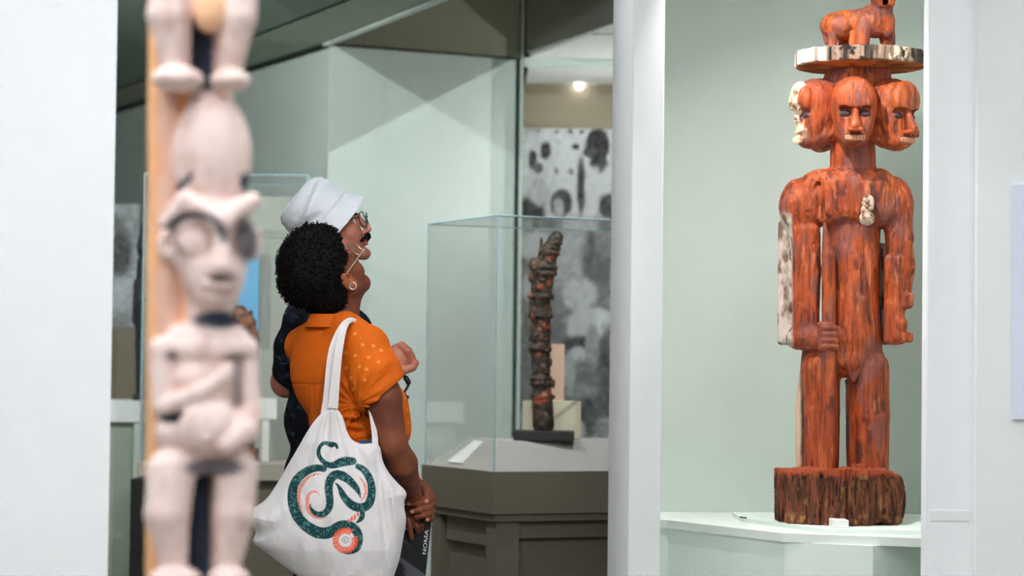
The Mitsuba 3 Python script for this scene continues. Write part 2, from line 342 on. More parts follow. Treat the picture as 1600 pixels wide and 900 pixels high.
def spot(key, flap=None):
    """a track spotlight: lamp body, yoke and the light itself; flap = three points of an added barn door's edge side"""
    pos, tgt, inten, cut, beam = SPOTS[key]; pos, tgt = np.array(pos), np.array(tgt)
    k = 'track_spotlight'; n = 1
    while k in labels: k = f'track_spotlight_{n:03d}'; n += 1
    tag(k, SPOT_LABEL[key], 'spotlight', 'track spotlights')
    scene['light_' + key] = {'type': 'spot', 'intensity': rgb(*inten), 'cutoff_angle': float(cut), 'beam_width': float(beam), 'to_world': T().look_at(origin=pos.tolist(), target=tgt.tolist(), up=[0.1, 0.2, 1])}
    dr_ = unit(tgt - pos)
    put(k + '__housing', tube([pos - dr_ * .16, pos - dr_ * .155, pos - dr_ * .012, pos - dr_ * .01], [.02, .045, .05, .05], 16), 'lamp_body', 40)
    top = pos - dr_ * .09
    zt = 3.1 if pos[1] < 7.2 else 3.3
    put(k + '__stem', tube([top - [0, 0, .04], [top[0], top[1], 0]] if dr_[2] > 0 else [top + [0, 0, .04], [top[0], top[1], zt]], .008, 8), 'lamp_body', 40)
    if flap is not None:
        put(k + '__added_barn_door', flap(pos), 'black_satin')
for key in SPOTS:
    if key.startswith('wall_beam'): continue
    spot(key)
# two wall washers; unseen barn doors are added to cut their light slantwise
def door(p0, p1):
    """plate whose lower edge lies in the plane of the lamp and the wall line p0-p1"""
    def f(pos):
        u, v = unit(p0 - pos), unit(p1 - pos); dist = 0.16
        a, b = pos + u * dist / max(u @ unit(u + v), .3), pos + v * dist / max(v @ unit(u + v), .3)
        ext = unit(b - a); a, b = a - ext * .10, b + ext * .10
        upw = np.cross(u, v); upw = unit(upw if upw[2] > 0 else -upw)
        q = np.array([a, b, b + upw * .3, a + upw * .3]); t = unit(u + v) * .003
        return trimesh.convex.convex_hull(np.vstack([q - t, q + t]))
    return f
def on_wall(px, py):
    """point of the centre wall seen at a pixel"""
    r = fwd + rgt * (px - 800) / FOC + upv * (450 - py) / FOC
    n3 = np.array([nrm[0], nrm[1], 0]); c3 = np.array([CW0[0], CW0[1], 0])
    return EYE + r * ((c3 - EYE) @ n3 / (r @ n3))
spot('wall_beam_a', door(on_wall(530, 76), on_wall(740, 205)))
spot('wall_beam_b', door(on_wall(800, 93), on_wall(580, 205)))
# ================================================================== glass case with the carved tusk, turned 25 degrees
ca = unit(np.array([-.42, .907])); cb = unit(np.array([.907, .42])); C0 = at(772, 737, 8.20)[:2]
def cq(i0, i1, j0, j1): return [C0 + ca * a + cb * b for a, b in ((i0, j0), (i0, j1), (i1, j1), (i1, j0))]
AL, BL, ZL, ZT = .60, .95, .859, 1.728
tag('display_case', 'glass-topped taupe display case holding the dark carved tusk beside the niche wall', 'display case')
put('display_case__ledge', frustum(cq(-.006, AL + .02, -.006, BL + .02), cq(-.006, AL + .02, -.006, BL + .02), .716, ZL), 'case_taupe')
put('display_case__bead', prism(cq(.006, AL, .006, BL), .690, .716), 'case_taupe')
put('display_case__plinth_body', prism(cq(.06, AL - .04, .06, BL - .04), 0, .69), 'case_taupe')
for i, (a0, b0_) in enumerate([(.02, .02), (.02, BL - .1), (AL - .1, .02)]):
    k = put('display_case__post', prism(cq(a0, a0 + .085, b0_, b0_ + .085), 0, .69), 'case_taupe')
k = put('display_case__apron', prism(cq(.035, .06, .10, BL - .12), .63, .69), 'case_taupe')
put('display_case__apron', prism(cq(.10, AL - .12, .035, .06), .60, .69), 'case_taupe')
k = put('display_case__deck', frustum(cq(.004, AL - .004, .004, BL - .004), cq(.215, AL - .1, .135, BL - .1), ZL, .958), 'case_deck')
labels[k] = {'label': 'pale grey raised deck with sloping sides'}
def pane(key, a, b, z0, z1):
    a, b = np.asarray(a), np.asarray(b)
    return put(key, trimesh.Trimesh([[*a, z0], [*b, z0], [*b, z1], [*a, z1]], [[0, 1, 2], [0, 2, 3]], process=False), 'pane')
Q = cq(0, AL, 0, BL)
for i in range(4): pane('display_case__glass_pane', Q[i], Q[(i + 1) % 4], ZL, ZT)
put('display_case__glass_pane', trimesh.Trimesh([[*q, ZT] for q in Q], [[0, 1, 2], [0, 2, 3]], process=False), 'pane')
for i in range(4):
    put('display_case__glass_edge', tube([[*Q[i], ZL], [*Q[i], ZT]], .0032, 6), 'edge_glass')
    put('display_case__glass_edge', tube([[*Q[i], ZT], [*Q[(i + 1) % 4], ZT]], .0032, 6), 'edge_glass')
# label card lying on the left slope of the deck
def deck_pt(t, u):          # t along ca, u up the left slope
    lo = C0 + ca * t + cb * .004; hi = C0 + ca * (.215 + (t - .0) * .47) + cb * .135
    p = np.r_[lo * (1 - u) + hi * u, ZL + (.958 - ZL) * u]; return p
nl = unit(np.cross(deck_pt(.5, 0) - deck_pt(.2, 0), deck_pt(.3, 1) - deck_pt(.3, 0))); nl = nl if nl[2] > 0 else -nl
qq = [deck_pt(.30, .12), deck_pt(.44, .12), deck_pt(.44, .88), deck_pt(.30, .88)]
put('label_card', trimesh.convex.convex_hull(np.vstack([np.array(qq) + nl * .002, np.array(qq) + nl * .008])), 'card_white')
tag('label_card', 'white label card lying on the left slope of the case deck', 'label card')
# carved tusk on its black block
FT = Frame(850, 674, 8.56); s = FT.s
zt = .958
bw = Frame(850, 688, 8.56)
bc = FT.p(850, 680, 0)
BR = rot([0, 0, 1], 3)
m = boxm([-.106, -.085, 0], [.106, .085, .034], .003); m.apply_transform(trimesh.transformations.rotation_matrix(-.03, [0, 0, 1])); m.apply_translation([bc[0], bc[1], zt])
tag('carved_tusk', 'dark carved wooden tusk with red traces standing in the glass case', 'sculpture')
k = put('carved_tusk__base_block', m, 'black_satin', 30); labels[k] = {'label': 'black rectangular mounting block'}
top_z = zt + .034
put('carved_tusk__mount_pin', tube([[bc[0], bc[1], top_z - .002], [bc[0], bc[1], top_z + .03]], [.022, .020], 12), 'black_satin', 40)
axis = [(849, 669, 17), (847, 630, 16), (845, 600, 14), (844, 560, 14.5), (846, 520, 15), (843, 480, 16), (847, 450, 17), (851, 420, 17), (858, 400, 14), (868, 380, 11), (870, 377, 10)]
def TP(px, py, w=0): q = FT.p(px, py, w); return q + [0, 0, top_z + .022 - FT.p(849, 669)[2]]
lo = TP(800, 690, -60); hi = TP(900, 360, 60); f = Field(np.minimum(lo, hi), np.maximum(lo, hi), .0032)
f.chain([TP(a, b) for a, b, r in axis], [r * s for *_, r in axis], k=.004)
for py, dr_, x in ((626, 4, 847), (606, 5, 846), (598, 4, 845), (552, 4, 844), (548, 3, 844), (500, 4, 845), (470, 5, 845), (433, 4, 850), (425, 4, 851), (402, 3, 858), (394, 2, 861), (386, 2, 865)):
    r = np.interp(-py, [-q[1] for q in axis], [q[2] for q in axis]) + dr_
    f.cone(TP(x, py + 1.5), TP(x, py - 1.5), r * s, r * s, k=.001, flat=([0, 0, 1], .25))
for i, (x, y, w, r) in enumerate([(836, 585, 10, 6), (850, 580, 12, 5), (838, 535, 11, 7), (852, 528, 10, 5), (834, 490, 10, 6), (840, 455, 14, 7), (856, 462, 10, 5), (846, 440, 15, 6), (835, 420, 6, 9), (832, 440, 4, 7), (850, 410, 13, 6), (836, 520, 4, 8), (858, 435, 6, 5)]):
    f.ell(TP(x, y, w), np.array([r, r * .8, r * 1.3]) * s, k=.003)
for i in range(60):
    x, y, w = 845 + rng.uniform(-18, 20), rng.uniform(400, 660), rng.uniform(2, 20)
    f.ell(TP(x, y, w), np.array([2.5, 2.5, rng.uniform(3, 8)]) * s, k=.002, mode='cut' if i % 2 else 'add')
f.chain([TP(844, 415, 4), TP(846, 378, 4)], [4 * s, 2.2 * s], k=.002)
f.warp(lambda p: .0016 * (fb(p, 90, 3) - .5))
m = f.mesh()
p = m.vertices; n1 = fb(p, 55, 3, 4); n2 = fb(p, 30, 3, 9)
c = mixc(lin(38, 30, 26), lin(84, 62, 48), sstep(.4, .65, n1)); c = mixc(c, lin(176, 84, 52), sstep(.62, .72, n2) * .9); c = mixc(c, lin(150, 112, 80), sstep(.68, .8, fb(p, 40, 3, 31)))
mat('tusk_wood', VC, 0.5, 0.35)
put('carved_tusk__shaft', m, 'tusk_wood', True, color=c)
# cream text panel standing behind the tusk
a0 = FT.p(816, 629, -58); a1 = FT.p(908, 690, -58)
m = boxm([a0[0], a0[1], zt + .001], [a1[0], a1[1] + .012, a0[2] + .006], .002)
put('upright_card', m, 'card_cream'); tag('upright_card', 'plain cream text panel standing behind the dark carved tusk', 'panel')
a0 = FT.p(861, 537, -66); a1 = FT.p(881, 690, -66)
mat('peach', (0.72, 0.47, 0.35), 0.6, 0.3)
put('support_board', boxm([a0[0], a0[1], zt + .001], [a1[0], a1[1] + .01, a0[2]], .001), 'peach'); tag('support_board', 'narrow peach-coloured upright board behind the carved tusk', 'board')

# ================================================================== black-and-white photographs on the far walls (flat prints)
def print_fn(blobs, base, streak):
    """a flat print: soft-edged grey patches, in the print's own u, v"""
    def fn(p, n, uv):
        x, y = uv.x, uv.y
        wob = .012 * (fbm(x * 16, y * 40, 1.0) - .5) * 2
        v = mi.Float(base) + streak * (fbm(x * 14, y * 34, 3.0) - .5)
        for bx, by, rx, ry, val, soft in blobs:
            q = dr.sqrt(dr.square((x + wob - bx) / rx) + dr.square((y + wob * .4 - by) / ry))
            t = 1 - smoothstep(1 - soft, 1 + soft, q)
            v = v * (1 - t) + (val + streak * .6 * (fbm(x * 30, y * 70, 7.0) - .5)) * t
        v = (v + .34 * (fbm(x * 34, y * 90, 5.0, 4) - .5) * smoothstep(.05, .3, v)) * 1.35
        v = dr.clip(v, .02, .9)
        return mi.Color3f(v * .95, v * 1.0, v * 1.05)
    return proc(fn)
def pb(px, py, rx, ry, val, soft=.25): return ((px - 816) / 144, (690 - py) / 490, rx / 144, ry / 490, val, soft)
MB = [pb(888, 268, 90, 75, .62, .1), pb(832, 330, 20, 26, .05), pb(832, 250, 7, 16, .04), pb(851, 235, 8, 14, .04), pb(840, 262, 8, 9, .12), pb(842, 300, 16, 22, .5),
      pb(885, 280, 18, 62, .72), pb(876, 318, 17, 22, .10, .15), pb(872, 324, 8, 14, .45), pb(884, 322, 4, 12, .05), pb(868, 266, 4, 6, .2), pb(890, 268, 4, 6, .22), pb(896, 229, 6, 5, .05),
      pb(905, 290, 6, 46, .06), pb(929, 226, 18, 27, .02, .12), pb(931, 256, 14, 14, .03), pb(917, 236, 10, 8, .05), pb(925, 300, 13, 38, .7), pb(945, 290, 12, 30, .66), pb(946, 322, 15, 20, .08), pb(959, 232, 4, 34, .05),
      pb(840, 205, 3, 3, .1), pb(868, 205, 4, 3, .1), pb(888, 205, 4, 3, .08), pb(905, 205, 4, 3, .12),
      pb(888, 520, 100, 176, .22, .03), pb(845, 354, 28, 12, .25), pb(845, 388, 34, 24, .70), pb(890, 400, 34, 56, .48, .4), pb(930, 410, 22, 66, .13, .35), pb(942, 370, 18, 30, .2), pb(960, 430, 9, 26, .4), pb(835, 440, 22, 36, .25), pb(826, 450, 8, 18, .6),
      pb(905, 460, 26, 26, .62), pb(925, 505, 38, 24, .72, .2), pb(900, 520, 14, 16, .7), pb(905, 545, 28, 20, .05), pb(903, 557, 14, 15, .72, .15), pb(925, 540, 12, 32, .40), pb(946, 600, 16, 92, .07, .3), pb(955, 530, 8, 26, .14), pb(908, 600, 28, 36, .22, .25), pb(905, 612, 22, 10, .35),
      pb(920, 650, 18, 30, .10), pb(903, 675, 12, 18, .6), pb(945, 672, 16, 20, .26), pb(890, 580, 9, 30, .5)]
mat('mural_print', print_fn(MB, .45, .30), 0.5, 0.3)
def flat(key, c0, c1, y, t, m):
    """upright panel between two picked corners, its print facing the gallery"""
    x0, x1, z1, z0 = c0[0], c1[0], c0[2], c1[2]
    v = [[x0, y, z0], [x1, y, z0], [x1, y, z1], [x0, y, z1]]
    put(key + '__print', trimesh.Trimesh(v, [[0, 1, 2], [0, 2, 3]], process=False), m, uv=np.array([[0, 0], [1, 0], [1, 1], [0, 1.0]]))
    put(key + '__backing_board', boxm([x0, y + .0015, z0], [x1, y + t, z1]), 'card_white')
my = AY - .05
flat('photo_mural', at(816, 200, my), at(961, 690, my), my, .04, 'mural_print')
tag('photo_mural', 'tall black-and-white photograph mural on the beige alcove wall behind the glass case', 'photograph')
dp = at(905, 133, AY - .03)
put('recessed_light', trimesh.creation.icosphere(2, .018).apply_translation(dp), 'card_white', True, emitter={'type': 'area', 'radiance': rgb(9, 9, 9)})
tag('recessed_light', 'small round white light on the beige wall above the photograph mural', 'light')

# ================================================================== things at the left, behind the totem pole
LY = 9.3
mat('backboard', grain((.40, .42, .37), .04, 6), .7, .3)
mat('case_ledge', grain((.36, .33, .28), .04, 9), .6, .3)
a0, a1 = at(214, 722, LY), at(486, 722, LY)
zl = at(420, 724, LY)[2]; zg = at(420, 273, LY)[2]; zl2 = at(420, 752, LY)[2]
x0, x1 = a0[0], a1[0]
tag('wall_case', 'wide taupe glass display case against the left wall behind the totem pole', 'display case')
put('wall_case__ledge', boxm([x0, LY, zl2], [x1, LY + .55, zl], .004), 'case_ledge')
put('wall_case__plinth_body', boxm([x0 + .02, LY + .03, 0], [x1 - .02, LY + .53, zl2]), 'case_taupe')
put('wall_case__backboard', boxm([x0 + .02, LY + .50, zl], [x1 - .02, LY + .52, zg - .05]), 'backboard')
QL = [np.array(q) for q in ((x0 + .01, LY + .01), (x1 - .03, LY + .01), (x1 - .03, LY + .54), (x0 + .01, LY + .54))]
for i in range(4):
    pane('wall_case__glass_pane', QL[i], QL[(i + 1) % 4], zl, zg)
    put('wall_case__glass_edge', tube([[*QL[i], zl], [*QL[i], zg]], .0035, 6), 'edge_glass')
    put('wall_case__glass_edge', tube([[*QL[i], zg], [*QL[(i + 1) % 4], zg]], .0035, 6), 'edge_glass')
mat('banner_blue', (0.16, 0.44, 0.72), 0.5, 0.3)
c0, c1 = at(386, 384, 9.72), at(403, 524, 9.72)
put('banner', boxm([c0[0] - .03, 9.72, c1[2]], [c1[0], 9.74, c0[2]]), 'banner_blue'); tag('banner', 'bright blue upright banner beside the head of the totem pole', 'banner')
c0, c1 = at(398, 622, 9.5), at(432, 655, 9.5)
tag('text_block', 'white text block inside the wall case between the totem pole and the dark shirt', 'text panel')
put('text_block__face', boxm([c0[0], 9.5, c1[2]], [c1[0], 9.512, c0[2]], .001), 'card_white')
put('text_block__leg', boxm([c0[0] + .03, 9.505, zl], [c1[0] - .03, 9.512, c1[2]]), 'card_white')
# brown carved figure standing in that case
FB = Frame(378, 722, 9.5); s = FB.s; dz = zl - FB.p(378, 722)[2]
def BP(px, py, w=0): return FB.p(px, py, w) + [0, 0, dz]
lo, hi = BP(325, 726, -45), BP(412, 465, 45); f = Field(np.minimum(lo, hi), np.maximum(lo, hi), .0045)
f.box(BP(376, 712), np.array([26, 24, 10]) * s, r=.004)
f.chain([BP(366, 708, 0), BP(364, 640, 2), BP(362, 590)], [10 * s, 9 * s, 12 * s], k=.01); f.chain([BP(386, 708, 0), BP(386, 690), BP(376, 590)], [11 * s, 10 * s, 12 * s], k=.01)
f.ell(BP(368, 560), np.array([20, 17, 38]) * s, k=.02); f.ell(BP(370, 505), np.array([18, 19, 26]) * s, k=.012)
f.chain([BP(376, 488, 6), BP(390, 505, 8), BP(397, 535, 8), BP(396, 560, 4)], [9 * s, 9 * s, 8 * s, 6 * s], k=.006)
for i in range(26): f.ell(BP(rng.uniform(355, 402), rng.uniform(485, 565), rng.uniform(5, 22)), np.array([3.5, 3.5, rng.uniform(4, 8)]) * s, k=.003, mode='cut' if i % 2 else 'add')
m = f.mesh(); c = mixc(lin(52, 34, 26), lin(140, 88, 60), sstep(.42, .66, fb(m.vertices, 26, 3, 5)))
mat('figure_wood', VC, 0.5, 0.35)
put('carved_figure', m, 'figure_wood', True, color=c); tag('carved_figure', 'small dark brown carved figure in the wall case half hidden by the totem pole', 'sculpture')
# pale plinth, slim dark post figure and black stand at the far left
PY = 9.9
pa, pb_ = at(120, 660, PY), at(203, 660, PY); zc_, zp = at(200, 626, PY)[2], at(200, 660, PY)[2]
tag('side_plinth', 'pale green display plinth with white top slab beside the near white wall', 'plinth')
put('side_plinth__plinth_body', boxm([pa[0], PY, 0], [at(209, 660, PY)[0], PY + .35, zp], .003), 'paint_sage')
put('side_plinth__top_slab', boxm([pa[0] - .02, PY - .03, zp], [at(222, 660, PY)[0], PY + .36, zc_], .003), 'paint_white_warm')
put('side_plinth__post', boxm([at(210, 700, PY)[0], PY - .02, 0], [at(219, 700, PY)[0], PY + .1, zp]), 'paint_green')
q0, q1 = at(204, 748, 9.0), at(222, 748, 9.0)
put('black_stand', boxm([q0[0], 9.0, 0], [q1[0] + .02, 9.2, q0[2]], .004), 'black_satin'); tag('black_stand', 'low black stand beside the lower edge of the totem pole', 'stand')
FD = Frame(220, 626, PY + .1); s = FD.s; dz = zc_ - FD.p(220, 626)[2]
def DP(px, py, w=0): return FD.p(px, py, w) + [0, 0, dz]
lo, hi = DP(195, 630, -30), DP(245, 330, 30); f = Field(np.minimum(lo, hi), np.maximum(lo, hi), .005)
f.box(DP(219, 622), np.array([10, 12, 5]) * s, r=.003); f.chain([DP(218, 622), DP(217, 540), DP(219, 470), DP(220, 410)], [5 * s, 6 * s, 8 * s, 7 * s], k=.01)
f.ell(DP(221, 385), np.array([8, 9, 22]) * s, k=.008); f.ell(DP(222, 362), np.array([5, 6, 14]) * s, k=.006); f.chain([DP(212, 440, 4), DP(209, 500, 6), DP(216, 520, 8)], [4 * s, 3.5 * s, 3 * s], k=.004)
f.ell(DP(216, 390, 9), np.array([3, 4, 4]) * s, k=.003)
mat('dark_carving', grain((.035, .04, .055), .3, 40), .5, .3)
put('post_figure', f.mesh(), 'dark_carving', True); tag('post_figure', 'slim dark carved post figure on the pale plinth left of the totem pole', 'sculpture')
LB = [(.3, .75, .3, .12, .6, .4), (.7, .6, .2, .2, .1, .4), (.3, .3, .25, .2, .15, .4), (.75, .25, .2, .14, .5, .4), (.2, .55, .15, .1, .05, .4), (.55, .85, .2, .08, .2, .4)]
mat('left_print', print_fn(LB, .42, .35), 0.5, 0.3)
ly = 11.1
flat('mounted_photograph', at(120, 318, ly), at(214, 512, ly), ly, .03, 'left_print'); tag('mounted_photograph', 'black-and-white photograph panel on the left wall beside the near white wall', 'photograph')
q0, q1 = at(118, 512, ly), at(216, 626, ly)
put('mounted_photograph__stand', boxm([q0[0], ly + .005, 0], [q1[0], ly + .03, q0[2]]), 'paint_beige')
# ================================================================== plinth in the niche
pz = .755
vl = at(1042, 812, 7.34)[:2]; vf = at(1222, 832, 6.80)[:2]; vr = at(1366, 840, 6.66)[:2]; vs_ = [NXR - .004, 6.66 - (NXR - vr[0]) * .30]
zs = pz - .024
inner = [[nx1 + .02, NY - .002], [nx1 + .02, vl[1] + .03], vl, vf, vr, [NXR - .004, 7.0], [NXR - .004, NY - .002]]
def inset(poly, dlt):
    import shapely.geometry as sg
    return np.array(sg.Polygon(poly).buffer(dlt, join_style=2).exterior.coords)[:-1]
tag('niche_plinth', 'pale green faceted plinth filling the niche under the red carved figure', 'plinth')
put('niche_plinth__plinth_body', prism(inset(inner, -.010), 0, zs), 'paint_plinth')
mat('slab_white', grain((.74, .79, .76), .02, 8), .5, .4)
put('niche_plinth__top_slab', prism(inner[:4] + [vs_] + inner[6:], zs, pz), 'slab_white')
sp0, sp1, sp2 = at(1158, 812, 7.30)[:2], at(1288, 829, 6.82)[:2], at(1450, 833, 6.76)[:2]
put('base_plate', prism([sp0, sp1, [vr[0] + .16, sp2[1] + .02], [1.34, 7.10], [1.34, 7.6], [sp0[0], 7.6]], pz, pz + .012), 'paint_plinth'); tag('base_plate', 'thin grey-green plate lying on the niche plinth under the carved figure', 'plate')
wq = at(1312, 817, 6.90)
put('support_wedge', boxm([wq[0] - .022, 6.87, pz + .012], [wq[0] + .022, 6.97, pz + .012 + .022], .001), 'card_white'); tag('support_wedge', 'small white block under the front of the carved wooden base', 'block')
lq = at(1162, 811, 7.0)
put('metal_clip', tube([np.r_[at(1156, 811, 7.30)[:2], pz + .014], np.r_[at(1166, 813, 7.27)[:2], pz + .014]], .002, 6), 'black_satin'); tag('metal_clip', 'tiny dark clip at the left corner of the thin plate', 'clip')
bq0, bq1 = at(1590, 285, 6.19), at(1640, 657, 6.19)
mat('panel_blue', (.70, .75, .86), .6, .3)
m = boxm([0, -.008, bq1[2]], [.16, .004, bq0[2]], .002); m.apply_transform(trimesh.transformations.rotation_matrix(math.atan2(-.75, 1.2), [0, 0, 1])); m.apply_translation([bq0[0], 6.30 - (bq0[0] - jx2) * .75 / 1.2 - .006, 0])
put('wall_panel', m, 'panel_blue'); tag('wall_panel', 'pale blue panel on the white wall at the right edge of the photo', 'panel')
# ================================================================== the red carved figure in the niche
FS = Frame(1322, 812, 7.14); s = FS.s; sdz = pz + .0145 - FS.p(1322, 814)[2]
def S(px, py, w=0): return FS.p(px, py, w) + [0, 0, sdz]
def sl(v): return FS.loc(np.asarray(v) - [0, 0, sdz])
RY = np.stack([FS.R, FS.W, FS.U], 1)                     # local axes: right, toward viewer, up
def yaw(deg): return RY @ rot([0, 0, 1], deg)            # columns: turned right axis, turned forward axis, up
def sfield(x0, x1, y0, y1, w0, w1, h):
    c = np.array([S(x, y, w) for x in (x0, x1) for y in (y0, y1) for w in (w0, w1)])
    return Field(c.min(0) - .01, c.max(0) + .01, h)
K = 'carved_red_figure'
tag(K, 'tall orange-red carved wooden figure with several heads and a disc, standing in the niche', 'sculpture')
def wood_marks(v, base, seed, dark=.5, pale=0.0):
    """paint worn off along the grain: colour belongs to the wood, in streaks and flakes"""
    X, Yp, Wd = sl(v); q = np.stack([X, Yp, Wd], 1)
    st = fb(q, (.10, .016, .10), 4, seed); fl = fb(q, (.10, .022, .10), 4, seed + 5); sp = fb(q, .35, 3, seed + 9); big = fb(q, .018, 3, seed + 12)
    c = mixc(np.array(base), np.array(base) * [1.16, 1.4, 1.5], sstep(.35, .75, big))
    c = mixc(c, np.array(base) * [.62, .55, .75], sstep(.50, .68, st) * .75)
    c = mixc(c, lin(92, 50, 44), sstep(.55, .68, fb(q, (.16, .012, .16), 4, seed + 6)) * .75 * dark)
    c = mixc(c, lin(70, 38, 34), sstep(.56, .66, fl) * sstep(.42, .6, fb(q, .03, 3, seed + 8)) * dark)
    c = mixc(c, lin(40, 24, 20), sstep(.60, .68, fb(q, (.30, .012, .30), 4, seed + 9)) * .8 * dark)
    c = mixc(c, lin(224, 132, 92), sstep(.62, .74, fb(q, (.12, .03, .12), 4, seed + 25)) * .5)
    c = mixc(c, lin(122, 82, 82), sstep(.52, .68, fb(q, (.035, .018, .035), 3, seed + 20)) * .55)
    if pale > 0: c = mixc(c, lin(226, 190, 160), sstep(.62 - .12 * pale, .74, fb(q, (.12, .04, .12), 3, seed + 30)) * pale)
    return c, X, Yp, Wd, fl, st
RED = lin(172, 74, 34)
bumpmat('red_wood', VC, lambda p, n, uv: fbm(p.x * 150, p.y * 150, p.z * 26, 3), .0045, .52, .35)
bumpmat('rough_wood', VC, lambda p, n, uv: fbm(p.x * 130, p.y * 130, p.z * 30, 3), .009, .75, .2)
# --- base block: weathered round of a trunk
f = sfield(1205, 1422, 722, 822, -115, 115, .0036)
ctr = S(1314, 775, 0)
f.cone(S(1314, 815, 0) + [0, 0, .0], S(1314, 738, 0), 98 * s, 98 * s, flat=(FS.U, .02))
f.d[:] = BIG
zz0, zz1 = S(1314, 815)[2], S(1314, 735)[2]
g = np.stack(np.meshgrid(*[f.lo[i] + f.h * np.arange(f.n[i]) for i in range(3)], indexing='ij'), -1)
q = (g - S(1314, 775)) @ RY
th = np.arctan2(q[..., 0], q[..., 1]); rr = np.hypot(q[..., 0], q[..., 1])
R0 = s * (98 + 3.5 * np.sin(7 * th + 1) + 3 * np.sin(13 * th) + 2.2 * np.sin(29 * th + 2) + 1.6 * np.sin(47 * th)) - s * 7 * np.exp(-((th - .10) / .035) ** 2) - s * 9 * np.exp(-((th - .62) / .06) ** 2) - s * 6 * np.exp(-((th + .75) / .05) ** 2) - s * 5 * np.exp(-((th + .3) / .03) ** 2)
bulge = -.012 * ((g[..., 2] - (zz0 + .07)) / .07) ** 2 * sstep(.3, 1.2, th)
zt_ = zz1 + s * (3 * np.sin(3 * th + 1) + 4 * np.cos(th)) - s * 5 * sstep(.9, 1.4, th)
zb_ = zz0 + s * 7 * np.clip(np.exp(-((th - .75) / .12) ** 2), 0, 1)
f.d = np.maximum(np.maximum(rr - R0 - bulge, g[..., 2] - zt_), zb_ - g[..., 2]).astype(np.float32)
del g, q
f.warp(lambda p: .006 * (fb(p, (70, 70, 9), 4, 3) - .5) + .004 * (fb(p, 120, 3, 8) - .5), .02)
f.ell(S(1268, 737, 40), np.array([42, 40, 10]) * s, RY, k=.006); f.ell(S(1352, 737, 34), np.array([44, 42, 9]) * s, RY, k=.006)
f.box(S(1342, 729, 60), np.array([11, 14, 7]) * s, RY, .003, k=.003); f.box(S(1370, 733, 62), np.array([14, 14, 5]) * s, RY, .003, k=.003)
f.box(S(1322, 739, 84), np.array([34, 10, 6]) * s, RY, .003, k=.003, mode='add')
f.warp(lambda p: .003 * (fb(p, 140, 3, 18) - .5), .02)
m = f.mesh(); v = m.vertices
X, Yp, Wd = sl(v); q = np.stack([X, Yp, Wd], 1)
c = mixc(lin(98, 60, 46), lin(126, 70, 50), sstep(.4, .6, fb(q, (.12, .02, .12), 4, 2)))
c = mixc(c, lin(58, 38, 28), sstep(.5, .66, fb(q, (.16, .03, .16), 4, 7)) * .85)
c = mixc(c, lin(150, 112, 74), sstep(.60, .72, fb(q, (.12, .05, .12), 4, 17)) * .7)
c = mixc(c, lin(176, 132, 84), sstep(.58, .70, fb(q, .10, 3, 27)) * sstep(792, 806, Yp) * .8)
c = mixc(c, lin(168, 76, 46), sstep(744, 736, Yp + 8 * (fb(q, .2, 2, 5) - .5)) * .85)
c = mixc(c, lin(40, 28, 22), sstep(.62, .70, fb(q, (.4, .05, .4), 3, 37)))
k = put(K + '__base_block', m, 'rough_wood', True, color=c); labels[k] = {'label': 'weathered brown trunk block as base'}
# --- body
f = sfield(1208, 1440, 222, 745, -75, 85, .0040)
def E(c, r, R=None, k=.01, mode='add'): f.ell(S(*c), np.array(r) * s, RY if R is None else R, k, mode)
def Cc(pts, rad, k=.008, mode='add', flat=None): f.chain([S(*a) for a in pts], np.array(rad) * s, k, mode, flat)
def B(c, half, r=4, R=None, k=.006, mode='add'): f.box(S(*c), np.array(half) * s, RY if R is None else R, r * s, k, mode)
Cc([(1335, 215, 0), (1335, 262, 0)], [35, 36], flat=(FS.W, .95))                     # neck
B((1336, 308, 8), (64, 42, 44), 26, k=.014); B((1326, 310, 0), (78, 40, 42), 26, k=.012); B((1328, 292, 0), (62, 40, 27), 16, k=.014)     # yoke of the chest
Cc([(1286, 291, -2), (1252, 318, -2)], [25, 30], k=.012, flat=(FS.W, 1.35)); Cc([(1372, 291, -2), (1398, 316, -2)], [25, 29], k=.012, flat=(FS.W, 1.3)); E((1250, 322, -2), (30, 40, 46), k=.012); E((1402, 322, -2), (26, 38, 46), k=.014)
Cc([(1336, 345, 0), (1336, 470, 2), (1338, 540, 2)], [42, 37, 41], flat=(FS.W, .90), k=.006)   # torso
Cc([(1338, 400, 4), (1338, 530, 18)], [30, 30], k=.03)
                                # the chest overhangs the belly

E((1322, 556, 0), (57, 44, 34), k=.016)
Cc([(1284, 575, 2), (1285, 640, 4), (1284, 740, 4)], [32, 28, 27], flat=(FS.W, 1.15), k=.008)      # legs
Cc([(1358, 575, 0), (1359, 650, 2), (1358, 742, 2)], [32, 31, 30], flat=(FS.W, 1.15), k=.008)
E((1334, 566, 34), (15, 16, 18), k=.010); Cc([(1334, 570, 36), (1334, 592, 36)], [12, 5], k=.006)
# left arm: flat slab from the shoulder down, forearm across, fist round the staff
Cc([(1256, 325, 6), (1262, 420, 8), (1258, 525, 12)], [24, 22, 19], flat=(FS.W, 1.1), k=.012)
B((1262, 440, 12), (21, 22, 90), 9, k=.008)
Cc([(1248, 527, 14), (1300, 529, 34)], [19, 20], flat=(FS.W, 1.05), k=.006)
B((1296, 529, 42), (15, 18, 20), 6, k=.004)
B((1229, 440, -14), (12, 17, 98), 6, k=.003)                                           # pale outer slab
Cc([(1242, 330, 10), (1243, 540, 6)], [2.5, 2.5], k=.002, mode='cut'); Cc([(1242, 345, -2), (1242, 545, -6)], [4, 4], k=.003, mode='cut')
Cc([(1284, 280, 52), (1283, 345, 42), (1281, 380, 34)], [7.5, 8, 6], k=.003, mode='cut')
Cc([(1290, 272, 32), (1276, 300, 44)], [4, 4], k=.004, mode='cut')
for i in range(4): Cc([(1290, 513 + i * 9.5, 60), (1308, 513 + i * 9.5, 56)], [5.4, 5], k=.0015)
